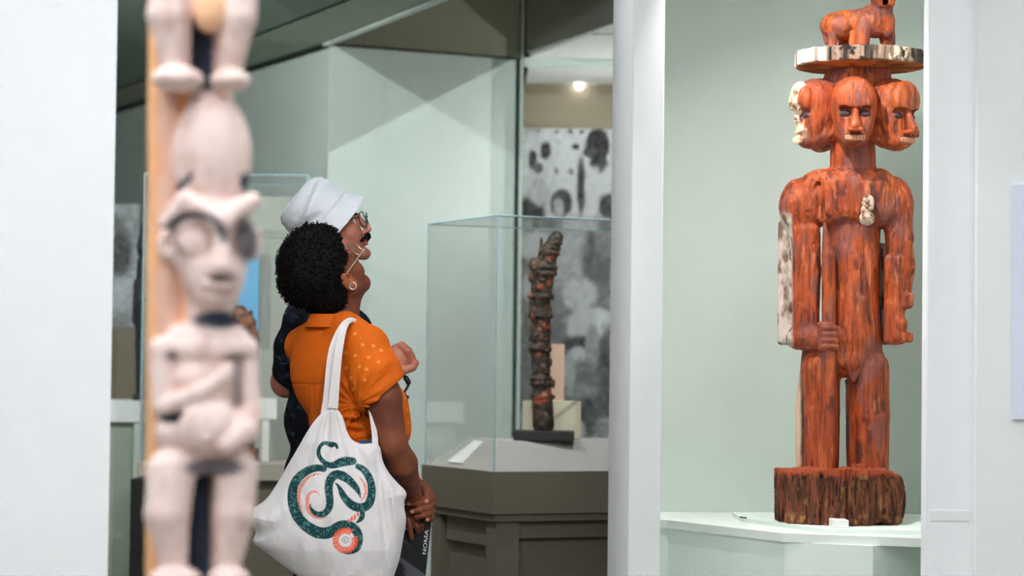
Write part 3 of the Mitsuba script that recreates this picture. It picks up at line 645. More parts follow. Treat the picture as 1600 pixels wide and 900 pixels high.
Cc([(1284, 508, 50), (1300, 508, 58)], [6, 5], k=.003)
# right arm, its hand broken
Cc([(1404, 330, 4), (1409, 420, 6), (1403, 470, 8)], [23, 21, 19], flat=(FS.W, 1.15), k=.012)
B((1398, 468, 8), (16, 24, 70), 7, k=.008); B((1398, 512, 8), (15, 24, 24), 4, k=.004)
B((1414, 470, 14), (13, 18, 12), 4, R=yaw(0), k=.004); E((1422, 375, 10), (8, 12, 14), k=.006)
Cc([(1402, 500, 30), (1403, 528, 32)], [6, 8], k=.005); B((1412, 527, 20), (14, 16, 8), 4, k=.004); E((1410, 508, 26), (8, 12, 14), k=.004)
E((1424, 494, 12), (11, 30, 9), k=.004, mode='cut'); E((1428, 512, 10), (8, 30, 9), k=.003, mode='cut')
B((1380, 458, -26), (9, 12, 80), 4, k=.003)
for i in range(14): E((rng.uniform(1424, 1432), rng.uniform(350, 480), rng.uniform(-10, 24)), (rng.uniform(2, 5), 8, rng.uniform(3, 9)), k=.003, mode='cut')
# slab behind the left leg with a pale split edge; dark inner plank at the right leg
Cc([(1267, 550, -22), (1256, 640, -26), (1258, 740, -22)], [13, 13, 14], flat=(FS.W, 1.3), k=.004)
Cc([(1262, 580, 12), (1258, 660, 10), (1263, 742, 10)], [4, 5, 4], k=.003, mode='cut')
Cc([(1330, 600, -16), (1329, 745, -16)], [11, 11], flat=(FS.W, 1.6), k=.004)
Cc([(1318, 600, 0), (1319, 742, 0)], [4.5, 4.5], flat=(FS.W, 14), k=.003, mode='cut')
Cc([(1279, 545, 44), (1278, 562, 40)], [5, 4], k=.002, mode='cut')
f.warp(lambda p: .0034 * (fb(p, (45, 45, 9), 4, 5) - .5) + .0016 * (fb(p, 120, 3, 6) - .5) + .0045 * sstep(.64, .72, fb(p, (90, 90, 7), 3, 26)) + .004 * sstep(.62, .70, fb(p, (60, 60, 9), 4, 36)), .02)
m = f.mesh(1); v = m.vertices
c, X, Yp, Wd, fl, st = wood_marks(v, RED, 11, .72)
q = np.stack([X, Yp, Wd], 1); n_ = fb(q, (.1, .05, .1), 4, 51)
outer = sstep(1243, 1238, X) * sstep(325, 345, Yp) * sstep(556, 548, Yp)
c = mixc(c, mixc(lin(214, 200, 188), lin(120, 96, 80), sstep(.46, .66, n_)), outer * .95)
inner = sstep(1391, 1387, X) * sstep(1371, 1375, X) * sstep(-10, -16, Wd) * sstep(370, 385, Yp) * sstep(548, 540, Yp)
c = mixc(c, mixc(lin(190, 172, 150), lin(52, 44, 38), sstep(.42, .55, fb(q, (.2, .03, .2), 3, 61))), inner)
back = sstep(-2, -8, Wd) * sstep(1272, 1266, X) * sstep(552, 562, Yp)
c = mixc(c, mixc(lin(60, 44, 36), lin(222, 190, 160), sstep(1255, 1249, X + 4 * (n_ - .5))), back)
plank = sstep(1318, 1320, X) * sstep(1341, 1337, X) * sstep(-2, -6, Wd) * sstep(590, 600, Yp)
c = mixc(c, mixc(lin(58, 42, 36), lin(96, 70, 58), sstep(.45, .6, n_)), plank)
fore = sstep(500, 508, Yp) * sstep(556, 550, Yp) * sstep(1244, 1256, X) * sstep(1318, 1312, X)
c = mixc(c, lin(128, 66, 52), fore * (.35 + .5 * sstep(.4, .6, fl)))
k = put(K + '__body', m, 'red_wood', True, color=c)
# --- staff held in the fist
f = sfield(1270, 1325, 345, 742, 20, 75, .0034)
f.chain([S(1291, 350, 46), S(1297, 400, 46), S(1297, 520, 46), S(1298, 640, 42), S(1291, 738, 40)], np.array([2.5, 10.5, 11, 11.5, 14]) * s, k=.004)
f.warp(lambda p: .0022 * (fb(p, (60, 60, 14), 4, 15) - .5), .02)
m = f.mesh(1); c, X, Yp, Wd, fl, st = wood_marks(m.vertices, RED * [1.05, 1.1, 1.0], 23, .72)
c = mixc(c, lin(110, 60, 54), sstep(430, 380, Yp) * .5)
k = put(K + '__staff', m, 'red_wood', True, color=c)
# --- pendant on the chest
f = sfield(1335, 1380, 298, 368, 35, 85, .0022)
f.ell(S(1358, 318, 57), np.array([10, 11, 11]) * s, RY, k=.004); f.ell(S(1361, 324, 64), np.array([6, 5, 10]) * s, RY, k=.003); f.ell(S(1356, 344, 58), np.array([12, 13, 11]) * s, RY, k=.004); f.ell(S(1352, 332, 65), np.array([5, 5, 8]) * s, RY, k=.004)
f.warp(lambda p: .002 * (fb(p, 90, 3, 5) - .5), .02)
m = f.mesh(1); q = m.vertices; c = mixc(lin(208, 184, 162), lin(110, 74, 60), sstep(.45, .62, fb(q, 70, 3, 3)))
k = put(K + '__pendant', m, 'rough_wood', True, color=c); labels[k] = {'label': 'pale knobbly pendant on the chest'}
# --- heads: one block of outward-facing heads round a core
f = sfield(1290, 1405, 88, 225, -60, 60, .0036)
f.cone(S(1346, 128, -6), S(1346, 100, -6), 50 * s, 49 * s, k=.004, flat=(FS.U, .35)); f.cone(S(1338, 205, -6), S(1338, 128, -6), 44 * s, 50 * s, k=.01, flat=(FS.U, .6))
f.warp(lambda p: .003 * (fb(p, (45, 45, 15), 3, 5) - .5), .02)
m = f.mesh(1); c, *_ = wood_marks(m.vertices, RED * .9, 31, .6)
put(K + '__head_core', m, 'red_wood', True, color=c)
def carved_head(cx, cy, w, deg, seed, broken=0.0, pale=0.0, scale=1.0):
    """one long head: face plane forward, brow ledge, deep sockets, wedge nose, bared teeth"""
    Rm = yaw(deg); o = S(cx, cy, w); u = s * scale
    def H(r, fw, up): return o + Rm @ (np.array([r, fw, up]) * u)
    f = Field(o - 95 * u, o + 95 * u, .0023)
    f.chain([H(0, -6, 22), H(0, -2, 0), H(0, 2, -28)], np.array([35, 34, 24]) * u, k=.012, flat=(Rm @ [0, 1, 0], 1.0))
    f.ell(H(0, 6, 20), np.array([34.5, 40, 38]) * u, Rm, .010)
    f.box(H(0, -34, 4), np.array([29, 40, 46]) * u, Rm, 14 * u, .014)                    # neck of the head back into the core
    f.ell(H(0, 18, -6), np.array([30, 24, 44]) * u, Rm, .008); f.ell(H(0, 20, -40), np.array([20, 22, 16]) * u, Rm, .010)
    f.ell(H(0, 36, 22), np.array([30, 13, 30]) * u, Rm, .008)
    f.box(H(0, 60, -18), np.array([46, 24, 24.5]) * u, Rm @ rot([1, 0, 0], 4), 3 * u, .002, 'cut')    # flat face below the brow
    for sx in (-1, 1):
        f.ell(H(16 * sx, 39, -1), np.array([13, 11, 10]) * u, Rm, .003, 'cut')
        f.ell(H(15.5 * sx, 30, -4), np.array([10, 7, 6.0]) * u, Rm, .001)
        f.ell(H(20 * sx, 40, -22), np.array([8, 8, 16]) * u, Rm, .006, 'cut')
    f.chain([H(0, 39, 3), H(0, 45, -12), H(0, 50, -24)], np.array([4.5, 6.5, 8.5]) * u, .003, flat=(Rm @ [0, 0, 1], 1.0))
    f.box(H(0, 47, -30), np.array([11, 9, 3.0]) * u, Rm, 2 * u, .002)
    f.box(H(0, 52, -38.0), np.array([20, 12, 4.2]) * u, Rm, 2 * u, .002, 'cut')
    f.ell(H(0, 37, -42), np.array([16, 7, 8.5]) * u, Rm, .003)
    for i in range(-4, 5): f.box(H(i * 3.6, 43.5 - abs(i) * .55, -41.5), np.array([1.35, 2.2, 4.2]) * u, Rm, .8 * u, .0006)
    f.box(H(0, 46, -37), np.array([15, 6, 1.1]) * u, Rm, .5 * u, .001, 'cut')
    if broken:
        f.box(H(-4, 54, -20), np.array([34, 12, 34]) * u, Rm, 6 * u, .006, 'cut')
        for i in range(16): f.ell(H(rng.uniform(-34, 4), rng.uniform(34, 52), rng.uniform(-44, 44)), np.array([7, rng.uniform(5, 9), 9]) * u, Rm, .004, 'cut')
    f.warp(lambda p: .0016 * (fb(p, (70, 70, 22), 4, seed) - .5), .02)
    m = f.mesh(1); v = m.vertices; c, X, Yp, Wd, fl, st = wood_marks(v, RED * [1.0, 1.08, 1.15], seed + 40, .55)
    l = (v - o) @ Rm / u
    eye = np.maximum.reduce([np.exp(-(((l[:, 0] - 15 * sx) / 9.0) ** 4 + ((l[:, 2] + 3) / 5.6) ** 4)) for sx in (-1, 1)]) * (l[:, 1] > 26)
    c = mixc(c, lin(62, 56, 62), sstep(.3, .6, eye) * .95)
    tooth = (np.abs(l[:, 0]) < 16) * (l[:, 2] > -47) * (l[:, 2] < -37.5) * (l[:, 1] > 38)
    c = mixc(c, lin(204, 146, 118), tooth * .8); gum = (np.abs(l[:, 0]) < 15) * np.exp(-((l[:, 2] + 36.5) / 1.3) ** 2) * (l[:, 1] > 36); c = mixc(c, lin(52, 26, 22), gum * .9)
    if pale: c = mixc(c, mixc(lin(240, 214, 184), lin(140, 104, 80), sstep(.5, .68, fb(v, 40, 4, seed + 3))), sstep(.50, .60, fb(v, (22, 22, 10), 3, seed + 6) + .014 * (l[:, 1] - 34) + .008 * (4 - l[:, 0])) * sstep(8, 30, l[:, 1]) * pale * 1.5)
    put(K + '__head', m, 'red_wood', True, color=c)
carved_head(1337.5, 181, 58, -2, 3, scale=.98)
carved_head(1284, 178, 20, 60, 13, broken=1, pale=.62, scale=.97)
carved_head(1391, 181, 24, -47, 23, scale=.98)
carved_head(1386, 176, -38, -112, 33, scale=.98)
carved_head(1300, 176, -40, 130, 43, scale=.98)
# --- disc on the heads
dc = S(1347, 92, -4)
f = Field(dc - np.array([.24, .24, .06]), dc + np.array([.24, .24, .06]), .0034)
g = np.stack(np.meshgrid(*[f.lo[i] + f.h * np.arange(f.n[i]) for i in range(3)], indexing='ij'), -1)
q = (g - dc) @ RY; th = np.arctan2(q[..., 0], q[..., 1]); rr = np.hypot(q[..., 0], q[..., 1])
R0 = s * (102 + 1.2 * np.sin(23 * th) + .8 * np.sin(41 * th + 1) + 1.5 * np.sin(5 * th)) - s * 7 * np.exp(-((th + .52) / .07) ** 2)
zlo = -s * (8 - 0.0 * rr) + s * (rr / (100 * s)) ** 2 * 2 * s - s * 7 * (1 - (rr / (100 * s)) ** 2)
f.d = np.maximum(np.maximum(rr - R0, q[..., 2] - s * 13), zlo - s * 2 - q[..., 2]).astype(np.float32); del g, q
f.warp(lambda p: .005 * (fb(p, (80, 80, 12), 4, 3) - .5), .02)
m = f.mesh(1); v = m.vertices; X, Yp, Wd = sl(v); q = np.stack([X, Yp, Wd], 1); th = np.arctan2(X - 1347, Wd + 4); rim = sstep(88, 95, np.hypot(X - 1347, Wd + 4))
l = (v - dc) @ RY / s
c = mixc(lin(170, 96, 50), lin(120, 66, 36), sstep(.4, .62, fb(q, (.03, .1, .03), 3, 4)))
stripe = fb(np.stack([th * 14, th * 0, th * 0], 1), 1.0, 3, 5); fl = fb(q, .12, 4, 9)
rimc = mixc(lin(66, 56, 52), lin(150, 124, 108), sstep(.42, .6, stripe)); rimc = mixc(rimc, lin(34, 30, 30), sstep(.5, .6, fl) * sstep(-.5, -.3, th))
rimc = mixc(rimc, lin(236, 214, 186), sstep(.52, .6, fl) * np.exp(-((th - .62) / .28) ** 2)); rimc = mixc(rimc, mixc(lin(240, 224, 208), lin(150, 130, 118), sstep(.45, .65, stripe)), sstep(-.5, -.62, th) * .9); rimc = mixc(rimc, lin(26, 22, 20), np.exp(-((th + .5) / .06) ** 2))
c = mixc(c, rimc, rim * sstep(-11, -8, l[:, 2]))
k = put(K + '__disc', m, 'rough_wood', True, color=c); labels[k] = {'label': 'round wooden disc with weathered fluted rim'}
# --- animal standing on the disc
ztop = dc[2] + 13 * s
az = ztop - S(1347, 66, 8)[2]
def A(px, py, w=0): return S(px, py, w) + [0, 0, az]
c8 = np.array([A(x, y, w) for x in (1275, 1420) for y in (-40, 70) for w in (-45, 60)]); f = Field(c8.min(0), c8.max(0), .0028)
AR = yaw(-24)
f.ell(A(1326, 24, 10), np.array([34, 22, 23]) * s, AR, .010); f.ell(A(1372, 20, 24), np.array([26, 24, 27]) * s, AR, .012); f.chain([A(1305, 24, 6), A(1376, 18, 24)], np.array([20, 23]) * s, .01)
for pts, r in (([(1306, 30, 20), (1304, 66, 20)], (9, 5.5)), ([(1322, 30, -12), (1323, 66, -14)], (10, 8)), ([(1352, 34, 38), (1347, 66, 38)], (14, 12)), ([(1388, 34, 10), (1393, 66, 6)], (14, 10)), ([(1336, 40, 38), (1334, 66, 36)], (5, 5))):
    f.chain([A(*q) for q in pts], np.array(r) * s, .005)
f.ell(A(1356, 26, 42), np.array([13, 10, 19]) * s, AR, .004); f.ell(A(1390, 26, 32), np.array([12, 10, 22]) * s, AR, .004)
f.chain([A(1296, 18, 4), A(1293, 28, 4), A(1296, 48, 4)], np.array([5, 6, 5]) * s, .004)
f.chain([A(1380, 6, 28), A(1384, -12, 36)], np.array([17, 17]) * s, .008); f.ell(A(1382, -14, 42), np.array([18, 22, 15]) * s, AR, .008); f.box(A(1388, -6, 52), np.array([11, 12, 8]) * s, AR, 4 * s, .005)
for sx in (1366, 1394): f.ell(A(sx, -26, 34), np.array([5, 4, 8]) * s, AR, .004)
for sx in (1376, 1394): f.ell(A(sx, -14, 58), np.array([3, 4, 3]) * s, AR, .002, 'cut')
f.chain([A(1374, 6, 52), A(1372, 44, 46)], np.array([1.6, 1.6]) * s, .002, 'cut')
f.warp(lambda p: .002 * (fb(p, (60, 60, 40), 4, 9) - .5), .02)
m = f.mesh(1); c, X, Yp, Wd, fl, st = wood_marks(m.vertices, RED * [1.05, 1.25, 1.2], 63, .6); c = mixc(c, lin(118, 78, 80), sstep(.48, .64, fb(m.vertices, 22, 3, 77)) * .6)
k = put(K + '__animal', m, 'red_wood', True, color=c); labels[k] = {'label': 'small four-legged animal carved on the disc'}
# ================================================================== tall carved totem pole close to the camera
FP = Frame(318, 450, 3.9); s = FP.s
def Pt(px, py, w=0): return FP.p(px, py, w)
PR = np.stack([FP.R, FP.W, FP.U], 1)
c8 = np.array([Pt(x, y, w) for x in (205, 420) for y in (-330, 1180) for w in (-110, 110)])
f = Field(c8.min(0), c8.max(0), .0030)
def E(c, r, R=None, k=.006, mode='add'): f.ell(Pt(*c), np.array(r) * s, PR if R is None else PR @ R, k, mode)
def Cc(pts, rad, k=.006, mode='add', flat=None): f.chain([Pt(*a) for a in pts], np.array(rad) * s, k, mode, flat)
def B(c, half, r=4, k=.004, mode='add', R=None): f.box(Pt(*c), np.array(half) * s, PR if R is None else PR @ R, r * s, k, mode)
# the pole itself, seen as a raw strip on the left
Cc([(262, -330, -38), (262, 1180, -38)], [32, 32], k=0); Cc([(318, -330, -52), (318, 1180, -52)], [46, 46], k=.01)
def fig(dy):
    """one standing figure: long head with a heart-shaped brow, arms folded over a round belly, bent legs"""
    def e(c, *a, **k): E((c[0], c[1] + dy, c[2]), *a, **k)
    def ch(pts, *a, **k): Cc([(x, y + dy, w) for x, y, w in pts], *a, **k)
    # headdress and head
    e((330, 245, 0), (62, 58, 102)); e((328, 370, 4), (68, 56, 80)); e((333, 425, 8), (50, 52, 62), k=.012)
    e((336, 462, 28), (30, 32, 26), k=.01)
    ch([(258, 352, 40), (290, 318, 52)], [10, 15], k=.004); ch([(290, 318, 50), (342, 350, 58)], [16, 25], k=.004); ch([(342, 350, 58), (392, 316, 44)], [24, 13], k=.004)      # brow ridge
    ch([(258, 312, 44), (294, 276, 54)], [7, 8], k=.004, mode='cut'); e((382, 284, 46), (13, 18, 15), k=.004, mode='cut')
    ch([(298, 286, 58), (344, 318, 70), (380, 292, 54)], [4, 5, 4], k=.004, mode='cut')
    e((303, 376, 62), (40, 16, 36), k=.006, mode='cut'); e((374, 374, 52), (24, 22, 34), k=.006, mode='cut')
    e((304, 380, 44), (27, 12, 24), k=.003); e((376, 384, 36), (12, 12, 18), k=.003)
    ch([(342, 360, 60), (346, 396, 74), (346, 418, 80)], [10, 12, 15], k=.006); e((346, 424, 72), (24, 14, 11), k=.006)
    ch([(326, 438, 66), (366, 438, 62)], [4, 4], k=.003, mode='cut'); ch([(322, 446, 58), (346, 448, 64), (366, 446, 56)], [7, 8, 7], k=.005); ch([(326, 457, 62), (366, 456, 58)], [3, 3], k=.003, mode='cut')
    e((263, 384, 4), (17, 16, 26), k=.004); e((397, 380, -6), (12, 16, 28), k=.004); e((262, 384, 20), (8, 8, 12), k=.003, mode='cut')
    ch([(262, 420, 20), (300, 482, 40), (334, 494, 44)], [12, 10, 10], k=.005, mode='cut')
    ch([(330, 470, -6), (328, 530, -4)], [34, 38], k=.008)                                                           # neck
    # trunk, shoulders and arms
    B((324, 590, -18), (62, 42, 80), 24, k=.01); ch([(256, 546, 18), (384, 546, 18)], [20, 20], k=.008)
    ch([(255, 545, 16), (256, 632, 26)], [20, 17], k=.006); ch([(258, 636, 30), (312, 614, 56), (350, 588, 56)], [16, 14, 11], k=.005)
    e((356, 584, 56), (15, 10, 17), k=.005)
    ch([(386, 546, 14), (392, 640, 22)], [17, 16], k=.006); ch([(390, 644, 26), (384, 672, 50), (352, 694, 66)], [18, 19, 14], k=.005)
    e((300, 590, 26), (26, 16, 22), k=.006)
    e((324, 666, 34), (50, 46, 50), k=.004); e((272, 674, 20), (28, 28, 30), k=.008); e((322, 682, 76), (6, 8, 7), k=.003)
    ch([(262, 656, 38), (290, 648, 50)], [8, 7], k=.004, mode='cut')
    # legs and feet, dark gap between them
    ch([(270, 735, 22), (264, 800, 34), (274, 880, 22)], [38, 34, 22], k=.006); ch([(370, 735, 20), (368, 800, 30), (358, 880, 18)], [33, 30, 19], k=.006)
    B((322, 720, 16), (62, 24, 16), 10, k=.01)
    e((277, 899, 34), (40, 44, 20), k=.005); e((358, 900, 30), (32, 42, 18), k=.005)
fig(0); fig(-772 - 0)
E((325, 18, 46), (25, 24, 38), k=.006)          # hanging carved form between the legs of the upper figure
fig(772)
lowz = Pt(318, 1180)[2]
f.warp(lambda p: .003 * (fb(p, (30, 30, 10), 4, 5) - .5), .02)
m = f.mesh(1); v = m.vertices
X, Yp, Wd = FP.loc(v)
nn = m.vertex_normals @ PR
q = np.stack([X, Yp, Wd], 1); Ym = (Yp + 772) % 772 if False else np.mod(Yp - 140, 772) + 140      # height within one figure
n1 = fb(q, .02, 3, 3); n2 = fb(q, (.08, .02, .08), 4, 8)
PALE, RAW, SLATE = lin(230, 207, 200), lin(240, 182, 132), lin(44, 54, 70)
c = mixc(PALE, lin(206, 176, 168), sstep(.5, .72, n1) * .6); c = mixc(c, lin(190, 150, 140), sstep(.56, .7, n2) * .4)
raw = np.maximum(sstep(-6, -16, Wd + 10 * (n1 - .5)) * sstep(300, 285, X), sstep(-44, -54, Wd))
c = mixc(c, RAW * (.9 + .25 * n2[:, None]), raw)
c = mixc(c, lin(214, 140, 88), sstep(-20, -10, Wd) * sstep(14, 0, Wd) * sstep(290, 280, X) * .45)
def patch(cx, cy, rx, ry, soft=.3): return sstep(1 + soft, 1 - soft, np.hypot((X - cx) / rx, (Ym - cy) / ry))
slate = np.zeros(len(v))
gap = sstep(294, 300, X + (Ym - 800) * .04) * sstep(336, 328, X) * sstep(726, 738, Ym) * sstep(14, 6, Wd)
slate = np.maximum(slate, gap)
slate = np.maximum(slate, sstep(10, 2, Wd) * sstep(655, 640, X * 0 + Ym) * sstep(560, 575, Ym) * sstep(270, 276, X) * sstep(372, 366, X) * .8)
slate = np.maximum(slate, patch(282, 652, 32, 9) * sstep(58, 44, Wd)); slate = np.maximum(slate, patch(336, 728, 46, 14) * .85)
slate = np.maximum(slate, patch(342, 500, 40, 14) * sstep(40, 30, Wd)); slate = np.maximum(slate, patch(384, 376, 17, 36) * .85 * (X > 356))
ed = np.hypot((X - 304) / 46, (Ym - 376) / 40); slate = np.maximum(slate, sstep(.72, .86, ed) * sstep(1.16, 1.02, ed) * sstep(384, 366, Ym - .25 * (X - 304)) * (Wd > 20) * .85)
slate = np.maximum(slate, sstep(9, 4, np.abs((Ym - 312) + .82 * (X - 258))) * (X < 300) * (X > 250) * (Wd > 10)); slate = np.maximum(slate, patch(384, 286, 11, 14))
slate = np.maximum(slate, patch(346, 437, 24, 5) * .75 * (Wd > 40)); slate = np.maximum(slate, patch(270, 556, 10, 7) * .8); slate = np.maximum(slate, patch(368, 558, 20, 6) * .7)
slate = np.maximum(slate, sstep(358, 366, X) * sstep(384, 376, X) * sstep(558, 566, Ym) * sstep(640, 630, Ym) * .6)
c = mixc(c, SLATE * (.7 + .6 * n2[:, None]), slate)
c = mixc(c, lin(170, 128, 118), sstep(.80, .9, np.hypot((X - 304) / 27, (Ym - 380) / 24)) * sstep(1.1, 1.0, np.hypot((X - 304) / 27, (Ym - 380) / 24)) * (Wd > 30) * .7)
c = mixc(c, lin(246, 190, 140), sstep(1.2, .8, np.hypot((X - 325) / 25, (Yp - 18) / 40)) * (Wd > 30) * .8)
bumpmat('totem_wood', VC, lambda p, n, uv: fbm(p.x * 90, p.y * 90, p.z * 14, 3), .004, .7, .2)
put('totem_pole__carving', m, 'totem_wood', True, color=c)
tag('totem_pole', 'tall pale pink carved totem pole with stacked figures, blurred close to the camera', 'totem pole')
zb0 = lowz - 46 * s - .005
put('totem_pole__base', boxm([Pt(318, 0)[0] - .22, Pt(318, 0)[1] - .16, 0], [Pt(318, 0)[0] + .22, Pt(318, 0)[1] + .26, max(zb0, .1)], .01), 'paint_white_warm')
# ================================================================== people
def basis(F, yaw_away):
    """columns: the person's right, forward, up; facing right in the photograph, turned away from (or toward) the viewer"""
    a = math.radians(yaw_away); fw = F.R * math.cos(a) - F.W * math.sin(a); rt = np.cross(fw, F.U)
    return np.stack([rt, fw, F.U], 1)
def tilt(Bm, deg, roll=0):
    return Bm @ rot([1, 0, 0], deg) @ rot([0, 1, 0], roll)
def head(f, o, H, k=.012, male=False):
    """a head with a face; o between the ears, H = (right, forward, up)"""
    P_ = lambda r, fw, u: o + H @ np.array([r, fw, u])
    f.ell(P_(0, -.012, .045), [.074, .096, .080], H, k); f.ell(P_(0, .035, .0), [.062, .058, .085], H, .02)
    f.ell(P_(0, .040, -.045), [.050, .052, .052], H, .015)
    for sx in (-1, 1):
        f.cone(P_(.052 * sx, .0, -.042), P_(.018 * sx, .078, -.092), .019, .018, .02)
        f.ell(P_(.036 * sx, .066, -.020), [.024, .022, .022], H, .015)
        f.ell(P_(.031 * sx, .102, .010), [.019, .012, .012], H, .008, 'cut')
        f.ell(P_(.031 * sx, .082, .010), [.0135, .0130, .0125], H, .002)
        f.cone(P_(.010 * sx, .094, .028), P_(.045 * sx, .080, .030), .009, .007, .008)
        f.ell(P_(.083 * sx, -.008, -.002), [.009, .021, .034], H @ rot([0, 0, 1], -22 * sx) @ rot([1, 0, 0], 10), .004)
        f.ell(P_(.091 * sx, -.003, .004), [.010, .011, .017], H @ rot([1, 0, 0], 10), .003, 'cut')
        f.ell(P_(.077 * sx, -.001, -.026), [.005, .008, .009], H, .003)
        f.ell(P_(.012 * sx, .104, -.030), [.008, .010, .007], H, .004)
    f.chain([P_(0, .092, .024), P_(0, .108, -.004), P_(0, .117, -.022)], [.009, .010, .0115 if male else .011], .006)
    f.ell(P_(0, .086, -.094), [.022, .018, .016], H, .012)
    f.ell(P_(0, .096, -.050), [.022, .010, .006], H, .004); f.ell(P_(0, .094, -.063), [.019, .011, .0065], H, .004)
    f.cone(P_(-.02, .106, -.0565), P_(.02, .106, -.0565), .0016, .0016, .002, 'cut')
    return P_
def skin_mat(name, base, rough=.5):
    scene[name] = {'type': 'twosided', 'bsdf': {'type': 'principled', 'base_color': VC, 'roughness': rough, 'specular': .4}}
skin_mat('skin_deep', None, .46); skin_mat('skin_tan', None, .5)
def finger(f, pts, r0, r1, k=.002):
    f.chain(pts, np.linspace(r0, r1, len(pts)), k)
# ------------------------------------------------------------------ the woman in the orange shirt
WM = Frame(550, 640, 7.0); s = WM.s
def W(px, py, w=0): return WM.p(px, py, w)
WB = basis(WM, 32)
WH = tilt(basis(WM, 44), 44)
wo = W(515, 437, 0)
K = 'person'
tag(K, 'person in an orange shirt looking up, short curly black hair, white bag on the shoulder', 'person')
c8 = np.array([W(x, y, w) for x in (425, 690) for y in (345, 860) for w in (-165, 130)])
f = Field(c8.min(0), c8.max(0), .0031)
head(f, wo, WH)
f.ell(wo + WH @ np.array([.0, .092, -.088]), [.026, .020, .020], WH, .015); f.ell(wo + WH @ np.array([.040, .062, -.030]), [.022, .026, .028], WH, .015)
nb = W(519, 505, 0)
f.cone(wo + WH @ np.array([0, -.018, -.05]), nb + WB @ np.array([0, .018, 0]), .051, .056, .02, flat=(WB[:, 0], .95))
f.cone(wo + WH @ np.array([0, .045, -.075]), nb + WB @ np.array([0, .045, .01]), .034, .036, .025)
f.ell(W(530, 590), np.array([72, 50, 90]) * s, WB, .03); f.ell(W(540, 690), np.array([62, 48, 70]) * s, WB, .03); f.ell(W(540, 760), np.array([70, 55, 60]) * s, WB, .03)
sR, eR, wR = W(577, 556, 76), W(611, 690, 92), W(647, 782, -6)
f.chain([sR, W(597, 620, 90), eR], np.array([28, 28, 23]) * s, .015)
f.chain([eR, W(627, 722, 66), wR], np.array([22, 23, 14.5]) * s, .012)
sL, eL, wL = W(470, 545, -80), W(540, 690, -150), W(660, 768, -52)
f.chain([sL, W(500, 620, -120), eL], np.array([27, 26, 22]) * s, .015); f.chain([eL, W(590, 735, -110), wL], np.array([21, 20, 14]) * s, .012)
# right hand hanging from the wrist, holding the booklet
f.ell(W(645, 803, -14), np.array([14, 9, 19]) * s, WB, .008)
f.cone(wR, W(646, 806, -14), 13 * s, 11 * s, .008)
f.chain([W(639, 812, -4), W(641, 826, -2), W(643, 841, -2)], np.array([5.2, 4.8, 4.0]) * s, .003)
f.chain([W(648, 814, -8), W(652, 824, -6), W(653, 832, -10)], np.array([5.2, 4.8, 4.2]) * s, .002)
f.chain([W(654, 812, -16), W(659, 820, -12), W(659, 828, -16)], np.array([5, 4.6, 4.0]) * s, .002)
f.chain([W(658, 808, -26), W(664, 815, -22), W(664, 822, -26)], np.array([4.6, 4.2, 3.6]) * s, .002)
f.chain([W(636, 796, -20), W(632, 810, -24), W(634, 824, -26)], np.array([6, 5.4, 4.6]) * s, .003)
# left hand closed round the right wrist
f.ell(W(668, 785, -34), np.array([11, 17, 20]) * s, WB, .008); f.cone(wL, W(667, 780, -38), 14 * s, 12 * s, .008)
for pts, r in (([(674, 778, -26), (668, 784, -4), (652, 786, 9), (637, 786, 8)], (5.8, 5.6, 5.1, 4.2)), ([(676, 788, -26), (670, 794, -3), (656, 796, 9), (643, 799, 8)], (5.9, 5.7, 5.2, 4.3)),
               ([(676, 798, -26), (671, 803, -4), (660, 805, 6), (650, 808, 5)], (5.6, 5.4, 4.9, 4.1)), ([(676, 806, -26), (674, 811, -8), (667, 812, -1)], (5.0, 4.7, 3.9)),
               ([(664, 764, -36), (667, 770, -12), (667, 782, -2)], (6.6, 6.0, 4.9))):
    f.chain([W(*q) for q in pts], np.array(r) * s, .0018)
m = f.mesh(2); v = m.vertices
X, Yp, Wd = WM.loc(v); q = np.stack([X, Yp, Wd], 1)
c = mixc(lin(122, 66, 42), lin(100, 52, 34), sstep(.4, .65, fb(v, 12, 3, 3)))
hl = (v - wo) @ WH
c = mixc(c, lin(164, 94, 60), sstep(.073, .080, np.abs(hl[:, 0])) * sstep(.022, .014, np.abs(hl[:, 1] + .008)) * sstep(.046, .036, np.abs(hl[:, 2] + .004)) * .9)
c = mixc(c, lin(150, 74, 60), np.exp(-((hl[:, 0] / .022) ** 2 + ((hl[:, 1] - .100) / .016) ** 2 + ((hl[:, 2] + .057) / .012) ** 2)) * .9)
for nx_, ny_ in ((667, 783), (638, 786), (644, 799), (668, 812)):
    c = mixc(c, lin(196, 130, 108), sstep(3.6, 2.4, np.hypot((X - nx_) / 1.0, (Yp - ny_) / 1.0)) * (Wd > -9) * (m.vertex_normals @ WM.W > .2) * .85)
c = mixc(c, lin(168, 100, 78), sstep(796, 806, Yp) * sstep(640, 634, X) * .4)
put(K + '__body', m, 'skin_deep', True, color=c)
# hair: dense tight curls
hc = W(482, 415, 0); hr = np.array([57, 54, 62]) * s
f = Field(hc - .15, hc + .15, .0030)
f.ell(hc + WM.R * 6 * s, np.array([58, 53, 61]) * s, WB, .01); f.ell(W(500, 376, 6), np.array([34, 30, 24]) * s, WB, .02); f.ell(W(478, 445, 0), np.array([38, 42, 34]) * s, WB, .02); f.ell(W(520, 405, 26), np.array([16, 12, 34]) * s, WB, .01); f.ell(W(505, 455, 10), np.array([30, 34, 26]) * s, WB, .015)
f.ell(wo + WH @ np.array([0, -.020, .045]), [.084, .104, .090], WH, .01); f.ell(wo + WH @ np.array([0, -.048, -.01]), [.076, .058, .07], WH, .01)
fc = wo + WH @ np.array([0, .093, -.03]); f.ell(fc, [.085, .092, .115], WH, .006, 'cut')
f.ell(wo + WH @ np.array([.084, .010, -.004]), [.034, .032, .044], WH, .004, 'cut')
